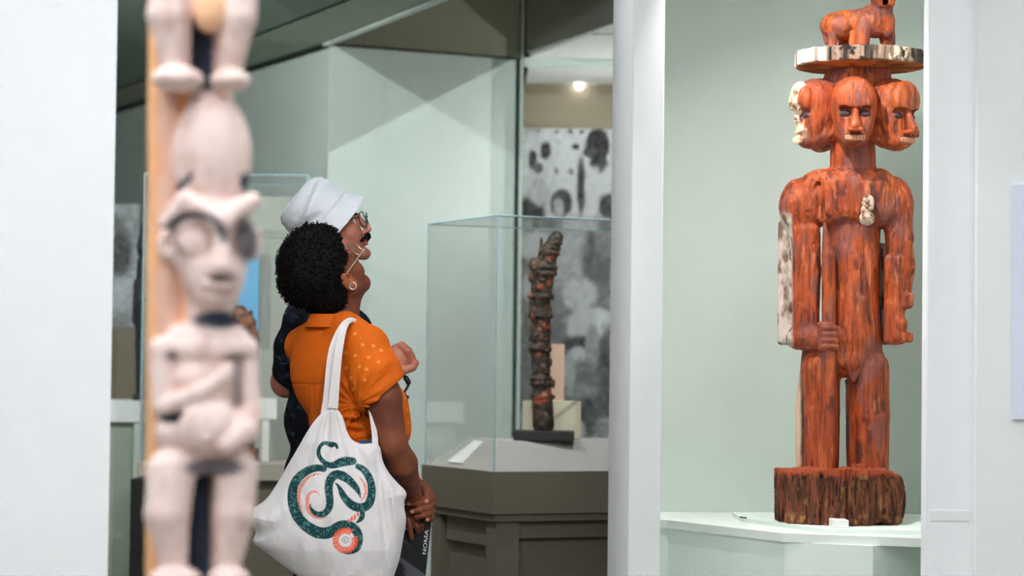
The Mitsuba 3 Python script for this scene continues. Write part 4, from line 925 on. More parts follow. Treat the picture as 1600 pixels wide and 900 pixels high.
f.box(wo + WH @ np.array([0, .090, -.068]), [.14, .10, .10], WH, .02, .006, 'cut')
f.warp(lambda p: .013 * (fb(p, 110, 3, 5) - .5) + .006 * (fb(p, 300, 2, 8) - .5), .03)
hm = f.mesh()
pts, fi = trimesh.sample.sample_surface(hm, 2600, seed=5)
curls = [hm]; hn = hm.face_normals[fi]
tt = np.linspace(0, 1, 7)
for i in range(len(pts)):
    n_ = hn[i]; a = unit(np.cross(n_, rng.normal(size=3))); b = np.cross(n_, a); L, R_, ph = rng.uniform(.006, .013), rng.uniform(.0016, .003), rng.uniform(0, 6)
    hx = pts[i] + n_ * (L * tt[:, None] - .002) + R_ * (np.cos(9 * tt + ph)[:, None] * a + np.sin(9 * tt + ph)[:, None] * b)
    curls.append(tube(hx, .0012, 3))
mat('hair_black', (0.004, 0.0035, 0.0035), 0.7, 0.12)
k = put(K + '__hair', cat(*curls), 'hair_black'); labels[k] = {'label': 'short dense curly black hair', 'kind': 'stuff'}
# orange shirt with rolled cap sleeves
c8 = np.array([W(x, y, w) for x in (430, 680) for y in (470, 745) for w in (-150, 150)])
f = Field(c8.min(0), c8.max(0), .0031)
def E(c, r, R=None, k=.02, mode='add'): f.ell(W(*c), np.array(r) * s, WB if R is None else R, k, mode)
E((541, 585, 0), (86, 58, 92)); E((552, 645, 0), (82, 66, 70), k=.03); E((592, 640, -8), (58, 42, 50), k=.03); E((600, 672, -10), (52, 38, 40), k=.03)
f.chain([W(474, 540, -78), W(505, 512, -10), W(530, 508, 14), W(572, 540, 70)], np.array([32, 22, 22, 32]) * s, .03)
E((552, 575, 30), (60, 44, 60), k=.03); E((500, 575, -10), (60, 42, 70), k=.03)
E((550, 700, 0), (78, 56, 40), k=.02)
f.chain([W(572, 550, 72), W(586, 585, 86), W(592, 610, 90)], np.array([36, 39, 40]) * s, .02)
ax = unit(W(611, 690, 92) - W(577, 556, 76))
cutc = W(604, 650, 96); nC = unit(W(604, 660, 96) - W(580, 560, 80) + .8 * (W(560, 640, 80) - W(612, 585, 92)) * .25)
# end of the sleeve: a slanting opening, hollow round the arm
zl_ = np.linalg.norm(W(0, 50) - W(0, 0))
f.box(W(617, 652, 100) + nC * 0, np.array([70, 46, 40]) * s, np.stack([unit(W(560, 632, 90) - W(614, 584, 100)), unit(np.cross(unit(np.cross(unit(W(560, 632, 90) - W(614, 584, 100)), WM.W)), unit(W(560, 632, 90) - W(614, 584, 100)))), unit(np.cross(unit(W(560, 632, 90) - W(614, 584, 100)), WM.W))], 1), .004, .004, 'cut')
f.chain([W(586, 590, 84), W(601, 640, 92), W(611, 690, 92)], np.array([30, 31, 31]) * s, .004, 'cut')
E((546, 655, -6), (80, 58, 56), k=.006); E((548, 700, -4), (76, 56, 30), k=.01)
# turned-up cuff
hem = spline([W(566, 629, 98), W(575, 604, 120), W(590, 588, 126), W(606, 578, 112), W(614, 590, 88), W(604, 612, 62), W(584, 632, 62), W(568, 640, 78), W(566, 629, 98)], 50)
f.chain(hem, np.full(len(hem), 4.6 * s), .006)
f.chain(hem + WM.U * 10 * s, np.full(len(hem), 3.6 * s), .010)
f.cone(W(521, 494, 0), W(519, 440, 0), 32 * s, 30 * s, .006, 'cut')
def folds(p):
    X, Yp, Wd = WM.loc(p); d_ = np.zeros(len(p))
    d_ += .0016 * np.sin((X * .55 + Yp * .9) * .22 + 3 * fb(p, 14, 2, 5)) * sstep(520, 545, X) * sstep(560, 600, Yp) * sstep(10, 40, Wd)
    rad = np.arctan2(Yp - 632, X - 556); rr = np.hypot(X - 556, Yp - 632)
    d_ += .0030 * np.cos(rad * 17 + 2 * fb(p, 20, 2, 6)) * np.exp(-((rr - 26) / 24) ** 2) * sstep(20, 50, Wd)
    d_ += .0050 * (fb(p, (16, 16, 26), 3, 9) - .5) * sstep(600, 640, Yp) + .0022 * (fb(p, 18, 3, 19) - .5)
    d_ += .0034 * np.sin(Yp * .42 + 4 * fb(p, 12, 2, 4)) * sstep(625, 650, Yp) * sstep(575, 560, X) * sstep(515, 530, X)
    yk = np.exp(-((Yp - 600 - .02 * (X - 470)) / 1.6) ** 2) * sstep(535, 520, X); d_ += .0022 * yk
    for xx in (483, 491, 512): d_ += .0028 * np.exp(-((X - xx + (Yp - 600) * .02) / 1.8) ** 2) * sstep(600, 604, Yp)
    d_ += .0012 * np.exp(-((X - 508 - (Yp - 505) * -.28) / 2.5) ** 2) * sstep(560, 520, Yp)
    return d_
f.warp(folds, .02)
m = f.mesh(2); v = m.vertices; X, Yp, Wd = WM.loc(v)
c = np.tile(lin(206, 95, 14), (len(v), 1)) * (.94 + .12 * fb(v, 30, 3, 4))[:, None]
dots = [(554, 523), (566, 540), (575, 559), (555, 556), (541, 575), (561, 573), (569, 593), (590, 566), (548, 590), (582, 541), (540, 552), (572, 577), (530, 560), (594, 548), (551, 608)]
for dx, dy in dots: c = mixc(c, lin(236, 150, 66), sstep(3.4, 1.8, np.hypot(X - dx, Yp - dy)) * (Wd > 20) * .8)
for dx, dy in [(632, 622), (636, 640), (628, 650), (638, 660), (634, 676), (640, 690), (626, 606)]: c = mixc(c, lin(236, 150, 66), sstep(2.6, 1.4, np.hypot(X - dx, Yp - dy)) * .6)
bumpmat('shirt_orange', VC, lambda p, n, uv: fbm(p.x * 500, p.y * 500, p.z * 500, 2), .0005, .75, .2, eps=6e-4, sheen=.3)
k = put(K + '__shirt', m, 'shirt_orange', True, color=c); labels[k] = {'label': 'orange shirt with small woven dots and rolled sleeves'}
# collar: band standing and folded over
ring = []
nA = 40
cm_v, cm_f = [], []
for i in range(nA):
    t = i / nA * 2 * np.pi; r_, f_ = math.sin(t), math.cos(t)
    drop = .030 * max(f_, 0) + .006
    base = nb + WB @ np.array([.066 * r_, .004 + .072 * f_, .004 - drop]); top = nb + WB @ np.array([.060 * r_, .002 + .064 * f_, .030 - drop * .9])
    out = nb + WB @ np.array([.078 * r_, .004 + .084 * f_, -.006 - drop]); inn = nb + WB @ np.array([.056 * r_, .002 + .060 * f_, .010 - drop])
    out2 = nb + WB @ np.array([.074 * r_, .004 + .080 * f_, -.008 - drop])
    cm_v += [inn, top, top + WB @ np.array([.004 * r_, .004 * f_, .001]), out, out2]
for i in range(nA):
    for j in range(5):
        a, b, c_, d_ = i * 5 + j, i * 5 + (j + 1) % 5, ((i + 1) % nA) * 5 + (j + 1) % 5, ((i + 1) % nA) * 5 + j
        cm_f += [[a, b, c_], [a, c_, d_]]
cm = trimesh.Trimesh(cm_v, cm_f, process=False); cm.fix_normals()
put(K + '__shirt__collar', cm, 'shirt_orange', True, color=np.tile(lin(208, 96, 15), (len(cm_v), 1)))
# jeans
c8 = np.array([W(x, y, w) for x in (420, 690) for y in (672, 1260) for w in (-140, 120)]); f = Field(c8.min(0), c8.max(0), .0055)
gz = .075 - W(550, 1260)[2]
E((548, 760, 0), (92, 68, 80), k=.02); E((548, 700, 0), (82, 60, 24), k=.02); E((520, 790, 10), (70, 60, 60), k=.03)
fl_ = lambda r, fw, z: np.array([W(548, 760)[0], W(548, 760)[1], 0]) + WB @ np.array([r, fw, z])
for sx in (-1, 1): f.chain([fl_(.085 * sx, 0, .86), fl_(.085 * sx, .01, .48), fl_(.085 * sx, -.015, .07)], [.098, .068, .062], .02)
f.box(W(548, 660), np.array([120, 120, 26]) * s, WB, 0, .002, 'cut')
f.warp(lambda p: .005 * (fb(p, (14, 14, 20), 3, 9) - .5), .02)
m = f.mesh(1); v = m.vertices; c = mixc(lin(44, 74, 108), lin(96, 130, 160), sstep(.42, .7, fb(v, (9, 9, 4), 4, 3))) * (.85 + .3 * fb(v, 220, 2, 5))[:, None]
bumpmat('denim', VC, lambda p, n, uv: fbm(p.x * 420, p.y * 420, p.z * 420, 2), .0006, .8, .2, eps=6e-4)
k = put(K + '__jeans', m, 'denim', True, color=c); labels[k] = {'label': 'blue denim jeans'}
put(K + '__jeans__belt_loop', boxm([-.004, -.006, -.02], [.004, .003, .02], .001).apply_translation(W(580, 694, 66)), 'denim', color=np.tile(lin(90, 124, 156), (24, 1)))
mat('shoe_black', (.02, .02, .022), .5, .3)
for sx in (-1, 1):
    f = Field(fl_(.085 * sx, .05, .06) - .2, fl_(.085 * sx, .05, .06) + .2, .006)
    f.ell(fl_(.085 * sx, .08, .04), [.045, .11, .042], WB, .01); f.ell(fl_(.085 * sx, -.01, .06), [.042, .06, .06], WB, .02); f.box(fl_(.085 * sx, .05, -.06), np.array([.2, .3, .06]), WB, 0, .001, 'cut')
    put(K + '__shoe', f.mesh(), 'shoe_black', True)
# glasses, earring, bracelet
P_ = lambda r, fw, u: wo + WH @ np.array([r, fw, u])
fr = [tube([P_(.081, -.012, .018), P_(.083, .03, .022), P_(.078, .105, .022)], .0017, 6), tube([P_(-.081, -.012, .018), P_(-.083, .03, .022), P_(-.078, .105, .022)], .0017, 6), tube([P_(.010, .124, .018), P_(0, .126, .021), P_(-.010, .124, .018)], .0016, 6)]
for sx in (-1, 1):
    fr.append(tube([P_(sx * .036 + .026 * math.cos(a), .119 - .010 * abs(math.cos(a)) * (1 if math.cos(a) * sx > 0 else 0), .010 + .023 * math.sin(a)) for a in np.linspace(0, 2 * np.pi, 28, False)], .0017, 6, True))
    fr.append(tube([P_(sx * .062, .112, .016), P_(sx * .078, .105, .022)], .0022, 6))
mat('gold_wire', (.86, .74, .58), .25, .5, metallic=.8)
k = put(K + '__glasses', cat(*fr), 'gold_wire', 40); labels[k] = {'label': 'thin pale metal glasses'}
for sx in (-1, 1):
    put(K + '__glasses__lens', trimesh.Trimesh([P_(sx * .036, .117, .010)] + [P_(sx * .036 + .025 * math.cos(a), .117 - .008 * abs(math.cos(a)) * (1 if math.cos(a) * sx > 0 else 0), .010 + .022 * math.sin(a)) for a in np.linspace(0, 2 * np.pi, 24, False)], [[0, 1 + i, 1 + (i + 1) % 24] for i in range(24)], process=False), 'pane')
ec = W(551, 449, 62); ea, eb = unit(WM.R + .25 * WM.W), WM.U
put(K + '__earring', tube([ec + 5.2 * s * (math.cos(a) * ea + math.sin(a) * eb) for a in np.linspace(.5 * np.pi + .5, 2.5 * np.pi - .1, 30)], .0021, 8), 'metal', 60); labels[K + '__earring'] = {'label': 'small silver hoop earring'}
bc_ = W(656, 742, -44); bx_ = unit(wL - eL); b1 = unit(np.cross(bx_, WM.U)); b2 = np.cross(bx_, b1); wc = wL - bx_ * 14 * s
put(K + '__bracelet', cat(*[trimesh.creation.icosphere(1, .0024).apply_translation(wc + .030 * (math.cos(a) * b1 + math.sin(a) * b2)) for a in np.linspace(0, 2 * np.pi, 30, False)]), 'gold_wire', True); labels[K + '__bracelet'] = {'label': 'thin bead bracelet'}
# ------------------------------------------------------------------ the man in the white bucket hat, behind her
MM = Frame(510, 450, 7.55); s = MM.s
def M_(px, py, w=0): return MM.p(px, py, w)
MB_ = basis(MM, -14); MH = tilt(MB_, 17)
mo = M_(517, 364, 0)
K = 'person_001'
tag(K, 'person in a white bucket hat and dark shirt with round glasses and a moustache', 'person')
c8 = np.array([M_(x, y, w) for x in (410, 670) for y in (275, 800) for w in (-135, 150)]); f = Field(c8.min(0), c8.max(0), .0033)
hp = head(f, mo, MH, male=True)
nb = M_(512, 462, 0)
f.cone(mo + MH @ np.array([0, -.015, -.05]), nb, .056, .062, .02)
E = lambda c, r, k=.03: f.ell(M_(*c), np.array(r) * s, MB_, k)
E((508, 560), (76, 50, 90)); E((508, 680), (66, 46, 90))
eR = M_(448, 597, 14); hw = M_(606, 574, 36)
f.chain([M_(480, 505, 84), M_(460, 560, 50), eR], np.array([27, 26, 24]) * s, .015); f.chain([eR, M_(530, 590, 50), hw], np.array([22, 22, 14]) * s, .012)
f.chain([M_(540, 500, -90), M_(545, 600, -100), M_(580, 690, -80)], np.array([26, 24, 15]) * s, .015); f.ell(M_(590, 712, -74), np.array([13, 18, 20]) * s, MB_, .01)
for i in range(4): f.chain([M_(596, 720 + i * 6 - 9, -76 + i * 3), M_(604, 730 + i * 5 - 6, -72 + i * 3), M_(600, 742 + i * 3 - 3, -72 + i * 3)], np.array([5, 4.6, 4]) * s, .003)
f.chain([M_(586, 708, -62), M_(598, 716, -56), M_(604, 728, -56)], np.array([5.6, 5, 4.4]) * s, .003)
# raised right hand, fingers curled, thumb against the first finger
f.ell(M_(620, 559, 40), np.array([12, 17, 22]) * s, MB_, .010); f.cone(hw, M_(616, 562, 40), 14 * s, 14 * s, .008)
for pts, r in (([(626, 541, 44), (636, 549, 50), (641, 561, 46), (634, 570, 40)], (7.2, 6.8, 6.0, 5.2)), ([(628, 546, 34), (640, 556, 38), (645, 566, 32), (638, 575, 26)], (7.2, 6.8, 6.0, 5.2)),
               ([(626, 552, 24), (638, 563, 24), (642, 573, 18), (634, 580, 14)], (6.8, 6.4, 5.6, 4.8)), ([(622, 558, 14), (632, 568, 12), (634, 577, 8), (628, 582, 4)], (6.2, 5.6, 5.0, 4.2)),
               ([(614, 576, 50), (630, 578, 54), (643, 574, 52), (648, 567, 48)], (7.4, 7.0, 6.2, 5.2))):
    f.chain([M_(*q) for q in pts], np.array(r) * s, .002)
m = f.mesh(2); v = m.vertices; X, Yp, Wd = MM.loc(v)
c = mixc(lin(196, 128, 104), lin(176, 106, 84), sstep(.4, .65, fb(v, 14, 3, 3)))
hl = (v - mo) @ MH
c = mixc(c, lin(192, 92, 84), np.exp(-((hl[:, 0] / .022) ** 2 + ((hl[:, 1] - .104) / .016) ** 2 + ((hl[:, 2] + .060) / .010) ** 2)) * .9)
beard = sstep(-.040, -.056, hl[:, 2] + .10 * np.abs(hl[:, 0])) * (hl[:, 1] > .0) * (hl[:, 2] > -.125) * (1 - np.exp(-((hl[:, 2] + .058) / .010) ** 2 - (hl[:, 0] / .024) ** 2) * (hl[:, 1] > .08))
c = mixc(c, lin(96, 62, 52), beard * (.25 + .35 * fb(v, 240, 2, 5)))
eye = (np.hypot(np.abs(hl[:, 0]) - .031, hl[:, 2] - .010) < .011) & (hl[:, 1] > .085); c[eye] = lin(225, 220, 215)
eye = (np.hypot(np.abs(hl[:, 0]) - .031, hl[:, 2] - .012) < .006) & (hl[:, 1] > .085); c[eye] = lin(30, 20, 16)
brow = sstep(.006, .003, np.abs(hl[:, 2] - .031 + .10 * (np.abs(hl[:, 0]) - .03) ** 1)) * (np.abs(hl[:, 0]) > .012) * (np.abs(hl[:, 0]) < .052) * (hl[:, 1] > .06); c = mixc(c, lin(34, 24, 22), brow * .9)
put(K + '__body', m, 'skin_tan', True, color=c)
# moustache and short dark hair under the hat
f = Field(mo - .16, mo + .16, .0022)
for sx in (-1, 1):
    f.chain([hp(.003 * sx, .113, -.040), hp(.016 * sx, .108, -.045), hp(.032 * sx, .094, -.054)], [.007, .0075, .005], .003)
f.warp(lambda p: .003 * (fb(p, 260, 3, 4) - .5), .02); put(K + '__moustache', f.mesh(), 'hair_black', True)
f = Field(mo - .16, mo + .16, .0035)
f.ell(hp(0, -.020, .045), [.081, .098, .084], MH, .01); f.ell(hp(0, .085, -.03), [.11, .085, .12], MH, .006, 'cut'); f.box(hp(0, 0, -.11), [.2, .2, .06], MH, 0, .004, 'cut')
for sx in (-1, 1): f.box(hp(.074 * sx, .012, .0), [.008, .010, .026], MH, .004, .004)
f.warp(lambda p: .004 * (fb(p, 160, 3, 4) - .5), .02); put(K + '__hair', f.mesh(), 'hair_black', True)
# bucket hat
hcn = M_(513, 353, 0); HH = tilt(basis(MM, -1), 51, 4)
def hv(r, fw, u): return hcn + HH @ (np.array([r, fw, u]) * s)
prof = [(0, 72), (12, 72), (26, 70.5), (39, 66), (46, 58), (49, 45), (50.5, 24), (52, 15), (50.2, 12.6), (52.6, 11), (54, 9), (57, 2), (60.5, -6), (64, -14), (65, -15), (64.5, -16.5), (63, -16), (58.5, -7), (55, 1), (51, 8), (49, 12), (47.5, 24), (45, 43), (41, 55), (30, 65), (0, 68)]
nA = 96; V, F_ = [], []
pr = []
for (r0, u0), (r1, u1) in zip(prof[:-1], prof[1:]):
    n_ = max(1, int(np.hypot(r1 - r0, u1 - u0) / 2.5)); pr += [(r0 + (r1 - r0) * i / n_, u0 + (u1 - u0) * i / n_) for i in range(n_)]
pr.append(prof[-1]); pr = np.array(pr)
a_ = np.arange(nA) * 2 * np.pi / nA
rr, uu = pr[:, 0][:, None], pr[:, 1][:, None]
X3 = rr * 1.0 * np.sin(a_)[None]; Y3 = rr * (1.10 - .14 * (np.cos(a_) < 0) * np.abs(np.cos(a_)))[None] * np.cos(a_)[None]; Z3 = uu + 0 * a_[None]
loc3 = np.stack([X3, Y3, Z3], -1).reshape(-1, 3)
crown = sstep(12, 24, loc3[:, 2])
dent = 9.0 * np.exp(-(((loc3[:, 2] - 40 - .3 * loc3[:, 1]) / 7) ** 2)) * sstep(4, 30, loc3[:, 0]) + 8 * np.exp(-(((loc3[:, 2] - 24 + .25 * loc3[:, 1]) / 5) ** 2)) * sstep(10, -20, loc3[:, 1]) * sstep(0, 30, loc3[:, 0])
wr = 5 * (fb(loc3, .045, 3, 4) - .5) + 2.4 * (fb(loc3, .12, 3, 9) - .5)
rad = np.hypot(loc3[:, 0], loc3[:, 1]) + 1e-6
loc3[:, :2] *= (1 + crown * (wr - dent) / np.maximum(rad, 20))[:, None]
loc3[:, 2] += crown * (4 * (fb(loc3, .05, 3, 19) - .5) - 3 * np.exp(-((loc3[:, 0]) / 16) ** 2 - (loc3[:, 1] / 20) ** 2)) + (1 - crown) * 2.0 * np.sin(3 * np.arctan2(loc3[:, 0], loc3[:, 1]) + 1) * sstep(52, 76, rad)
st = np.zeros(len(loc3))
for r_ in (56, 58, 60, 62): st += np.exp(-((rad - r_) / .8) ** 2)
loc3[:, 2] -= .7 * st * (loc3[:, 2] < 10)
N = len(pr)
for i in range(N - 1):
    j = np.arange(nA); a0, a1, b0, b1 = i * nA + j, i * nA + (j + 1) % nA, (i + 1) * nA + j, (i + 1) * nA + (j + 1) % nA
    F_.append(np.stack([a0, b1, b0], 1)); F_.append(np.stack([a0, a1, b1], 1))
hatm = trimesh.Trimesh(hcn + (loc3 * s) @ HH.T, np.vstack(F_), process=False)
bumpmat('hat_cotton', grain((.68, .70, .745), .05, 60), lambda p, n, uv: fbm(p.x * 600, p.y * 600, p.z * 600, 2), .0006, .8, .2, eps=5e-4)
k = put(K + '__bucket_hat', hatm, 'hat_cotton', 60); labels[k] = {'label': 'crumpled white cotton bucket hat with a stitched brim'}
# round dark glasses
fr = []
gc = .0095
for sx in (-1, 1):
    fr.append(tube([hp(sx * .034 + .0255 * math.cos(a), .120 - .010 * (1 if math.cos(a) * sx > 0 else 0) * abs(math.cos(a)), .006 + .0255 * math.sin(a)) for a in np.linspace(0, 2 * np.pi, 30, False)], .0016, 6, True))
    fr.append(tube([hp(sx * .060, .111, .012), hp(sx * .077, .104, .013), hp(sx * .082, .03, .010), hp(sx * .080, -.015, .006)], .0018, 6))
fr.append(tube([hp(.010, .121, .014), hp(0, .125, .018), hp(-.010, .121, .014)], .0016, 6))
k = put(K + '__glasses', cat(*fr), 'black_satin', 40); labels[k] = {'label': 'round thin black-rimmed glasses'}
for sx in (-1, 1): put(K + '__glasses__lens', trimesh.Trimesh([hp(sx * .034, .118, .006)] + [hp(sx * .034 + .0245 * math.cos(a), .118 - .008 * (1 if math.cos(a) * sx > 0 else 0) * abs(math.cos(a)), .006 + .0245 * math.sin(a)) for a in np.linspace(0, 2 * np.pi, 24, False)], [[0, 1 + i, 1 + (i + 1) % 24] for i in range(24)], process=False), 'pane')
# dark printed shirt
c8 = np.array([M_(x, y, w) for x in (405, 630) for y in (450, 790) for w in (-140, 150)]); f = Field(c8.min(0), c8.max(0), .004)
E((508, 555), (88, 62, 92)); E((508, 650), (84, 62, 80)); E((508, 740), (82, 62, 60))
f.chain([M_(480, 500, 78), M_(510, 478, 10), M_(530, 496, -80)], np.array([32, 28, 32]) * s, .03); E((540, 520, 0), (60, 42, 40))
f.chain([M_(478, 505, 84), M_(464, 545, 66), M_(456, 578, 34)], np.array([34, 33, 29]) * s, .02)
f.chain([M_(446, 592, 12), M_(440, 620, 10)], np.array([29, 30]) * s, .003, 'cut'); f.box(M_(450, 612, 95), np.array([50, 50, 24]) * s, MB_ @ rot([0, 1, 0], 8), .004, .003, 'cut') if False else None
f.chain([M_(534, 500, -82), M_(545, 580, -96)], np.array([33, 34]) * s, .02)
f.cone(M_(512, 478, 0), M_(515, 420, 0), 36 * s, 36 * s, .006, 'cut')
f.box(M_(508, 815), np.array([150, 150, 40]) * s, MB_, 0, .002, 'cut')
f.warp(lambda p: .009 * (fb(p, (18, 18, 5), 3, 9) - .5) + .003 * (fb(p, 40, 3, 3) - .5), .02)
m = f.mesh(1); v = m.vertices
c = mixc(lin(16, 20, 28), lin(34, 44, 60), sstep(.5, .7, fb(v, 34, 3, 3))); c = mixc(c, lin(88, 98, 112), sstep(.66, .74, fb(v, 60, 3, 8)) * .6); c = mixc(c, lin(70, 34, 34), sstep(.70, .76, fb(v, 45, 3, 28)) * .5)
mat('shirt_dark', VC, .8, .2)
k = put(K + '__shirt', m, 'shirt_dark', True, color=c); labels[k] = {'label': 'dark navy shirt with a faint print'}
ml = lambda r, fw, z: np.array([M_(508, 740)[0], M_(508, 740)[1], 0]) + MB_ @ np.array([r, fw, z])
mat('trousers_dark', grain((.03, .032, .04), .15, 30), .8, .2)
f = Field(ml(0, 0, 0) - [.3, .3, .0], ml(0, 0, 0) + [.3, .3, .9], .007)
f.ell(ml(0, 0, .80), [.165, .12, .10], MB_, .03)
for sx in (-1, 1): f.chain([ml(.085 * sx, 0, .78), ml(.085 * sx, .01, .46), ml(.085 * sx, -.01, .07)], [.090, .072, .062], .02)
put(K + '__trousers', f.mesh(1), 'trousers_dark', True)
for sx in (-1, 1):
    o_ = ml(.085 * sx, .05, .06); f = Field(o_ - .2, o_ + .2, .006)
    f.ell(ml(.085 * sx, .08, .04), [.048, .12, .044], MB_, .01); f.ell(ml(.085 * sx, -.01, .06), [.045, .06, .06], MB_, .02); f.box(ml(.085 * sx, .05, -.06), np.array([.2, .3, .06]), MB_, 0, .001, 'cut')
    put(K + '__shoe', f.mesh(), 'shoe_black', True)
put(K + '__camera_strap', cat(tube(spline([M_(626, 572, 40), M_(634, 592, 42), M_(637, 600, 42), M_(631, 612, 42), M_(637, 622, 42)], 24), np.array([2.2] * 8 + [4.2] * 5 + [2.0] * 7 + [3.2] * 4) * s, 8)), 'black_satin', 40); labels[K + '__camera_strap'] = {'label': 'short black strap hanging below the raised hand'}
# ------------------------------------------------------------------ white tote bag with a printed snake
s = WM.s
import shapely.geometry as sg, shapely
out = [(513, 637), (520, 634), (529, 639), (538, 655), (551, 684), (566, 690), (578, 689), (588, 690), (596, 712), (608, 736), (622, 752), (633, 768), (630, 777), (632, 800), (629, 830), (622, 868), (614, 892), (604, 915), (582, 934), (550, 940), (515, 928), (488, 906), (462, 886), (436, 868), (412, 850), (400, 838), (404, 826), (391, 806), (390, 796), (400, 788), (418, 776), (432, 758), (452, 724), (474, 686), (496, 652)]
poly = sg.Polygon(spline(out + out[:1], 260)[:-1]).buffer(0)
poly = poly if poly.geom_type == 'Polygon' else max(poly.geoms, key=lambda g_: g_.area)
bd = np.array(poly.exterior.segmentize(1.6).coords)[:-1]
stp = .85
gx, gy = np.meshgrid(np.arange(388, 636, stp), np.arange(632, 944, stp)); ip = np.stack([gx.ravel(), gy.ravel()], 1)
ins = shapely.contains_xy(poly.buffer(-.7), ip[:, 0], ip[:, 1]); ip = ip[ins]
# triangulate the inside by grid cells, plus the outline
from scipy.spatial import Delaunay, cKDTree
P2 = np.vstack([bd, ip]); tri = Delaunay(P2).simplices; cen = P2[tri].mean(1); tri = tri[shapely.contains_xy(poly, cen[:, 0], cen[:, 1])]
e1, e2 = P2[tri[:, 1]] - P2[tri[:, 0]], P2[tri[:, 2]] - P2[tri[:, 0]]; fl_ = (e1[:, 0] * e2[:, 1] - e1[:, 1] * e2[:, 0]) > 0; tri[fl_] = tri[fl_][:, ::-1]
dist = cKDTree(np.array(poly.exterior.segmentize(.5).coords)).query(P2)[0]; dist[:len(bd)] = 0
x, y = P2[:, 0], P2[:, 1]
prof_ = np.sqrt(np.clip(1 - (1 - np.clip(dist / 62, 0, 1)) ** 2, 0, 1))
full = np.interp(y, [634, 700, 780, 850, 910, 940], [6, 14, 30, 40, 36, 14])
fold = 5.0 * np.sin((x - 518) / np.maximum(y - 600, 30) * 26 + .5) * np.exp(-(y - 640) / 90) + 6.5 * np.exp(-((x - 600 + (y - 700) * -.16) / 5) ** 2) * sstep(690, 720, y) - 6.0 * np.exp(-((x - 586 - (y - 690) * .10) / 5) ** 2) * sstep(690, 740, y) * sstep(900, 800, y)
fold += 5.0 * np.sin((x * .45 + y * .9 - 1000) / 8.0) * np.exp(-np.hypot((x - 405) / 46, (y - 812) / 34) ** 2) + 13 * (meshkit.fbm(np.stack([x * .024, y * .012, 0 * x], 1), 4, 5) - .5)
fold += 2.2 * np.sin((x - 392) * .35) * np.exp(-np.hypot((x - 400) / 16, (y - 820) / 26) ** 2)
edge_in = sstep(0, 14, dist)
front = full * prof_ + fold * edge_in; back = -full * .8 * prof_ - 0 * fold
wc_ = np.interp(y, [634, 690, 780, 860, 940], [112, 118, 120, 112, 104]) + np.interp(x, [390, 520, 632], [-34, 0, -14]) * sstep(640, 760, y)
def bag_pts(d_): return WM.O + s * ((x - WM.c[0] + ROLL * (y - WM.c[1]))[:, None] * WM.R + (-(y - WM.c[1]) + ROLL * (x - WM.c[0]))[:, None] * WM.U + (wc_ + d_)[:, None] * WM.W)
# print
TEAL, ORANGE, CLOTH = lin(22, 62, 66), lin(232, 92, 62), np.array([.67, .645, .64])
bodyc = np.tile(CLOTH, (len(P2), 1)) * (.97 + .06 * meshkit.fbm(np.stack([x * .3, y * .3, 0 * x], 1), 3, 9))[:, None]
def z5(pts): return [(430 + a / 4.5, 670 + b / 4.5) for a, b in pts]
def band(pts, w0, wmid, w1, n=240):
    c_ = spline(z5(pts), n); t = np.linspace(0, 1, n); wd = np.interp(t, [0, .5, 1], [w0, wmid, w1]) if np.isscalar(wmid) else np.interp(t, np.linspace(0, 1, len(wmid) + 2), [w0, *wmid, w1])
    d_, i_ = cKDTree(c_).query(P2); return d_ - wd[i_] / 4.5, t[i_], d_
def ink(col, mask): 
    global bodyc
    bodyc = mixc(bodyc, col, np.clip(mask, 0, 1))
speck = meshkit.fbm(np.stack([x * .55, y * .55, 0 * x], 1), 3, 3)
tealv = mixc(TEAL, lin(70, 120, 118), sstep(.56, .70, meshkit.fbm(np.stack([x * .22, y * .22, 0 * x], 1), 3, 3)) * .7); tealv = mixc(tealv, lin(190, 205, 200), sstep(.80, .88, meshkit.noise(np.stack([x * .9, y * .9, 0 * x], 1), 7)) * .5)
def teal(sd): ink(tealv, sstep(.6, -.5, sd))
def ribs(c_, r0, r1, a0, a1, n):
    cx, cy = z5([c_])[0]; dx, dy = x - cx, y - cy; r_ = np.hypot(dx, dy) * 4.5; an = (np.degrees(np.arctan2(-dy, dx)) - a0) % 360
    span = (a1 - a0) % 360 or 360
    on = sstep(r0 - 2, r0 + 2, r_) * sstep(r1 + 2, r1 - 2, r_) * (an < span)
    gapm = np.abs(((an / span * n) % 1) - .5) * 2
    ink(ORANGE, on * sstep(.88, .70, gapm))
# big left loop, its belly ribs, then the bands over it
sd, t_, d0 = band([(350, 255), (300, 250), (230, 275), (165, 335), (138, 420), (145, 500), (185, 590), (250, 650), (330, 685), (400, 675), (470, 635), (530, 640), (575, 680), (588, 730), (570, 790), (520, 815), (470, 810)], 22, [26, 30, 33, 36, 36, 40, 38, 32, 30, 24], 4); teal(sd)
sd2, _, _ = band([(330, 292), (270, 300), (215, 345), (185, 410), (185, 480), (215, 560)], 3, [8, 11, 12, 9], 2); ink(ORANGE, sstep(.5, -.4, sd2) * sstep(.2, .5, np.abs(((np.arctan2(y - 770, x - 495) * 34) % 1) - .5) * 2))
sd, _, _ = band([(388, 282), (350, 252)], 26, 24, 20); 
sd3, _, _ = band([(320, 430), (300, 408), (270, 410), (245, 440), (240, 490), (260, 550), (310, 580), (370, 575)], 2, [7, 12, 14, 12, 9], 3); ink(ORANGE, sstep(.5, -.4, sd3) * sstep(.15, .5, np.abs(((np.arctan2(y - 780, x - 499) * 12) % 1) - .5) * 2))
sd, _, _ = band([(262, 490), (280, 540), (330, 560), (375, 535), (392, 480), (385, 400), (395, 330), (430, 295), (490, 310), (545, 355), (580, 400), (598, 450)], 3, [16, 22, 24, 26, 28, 30, 30, 26, 20], 3); teal(sd)
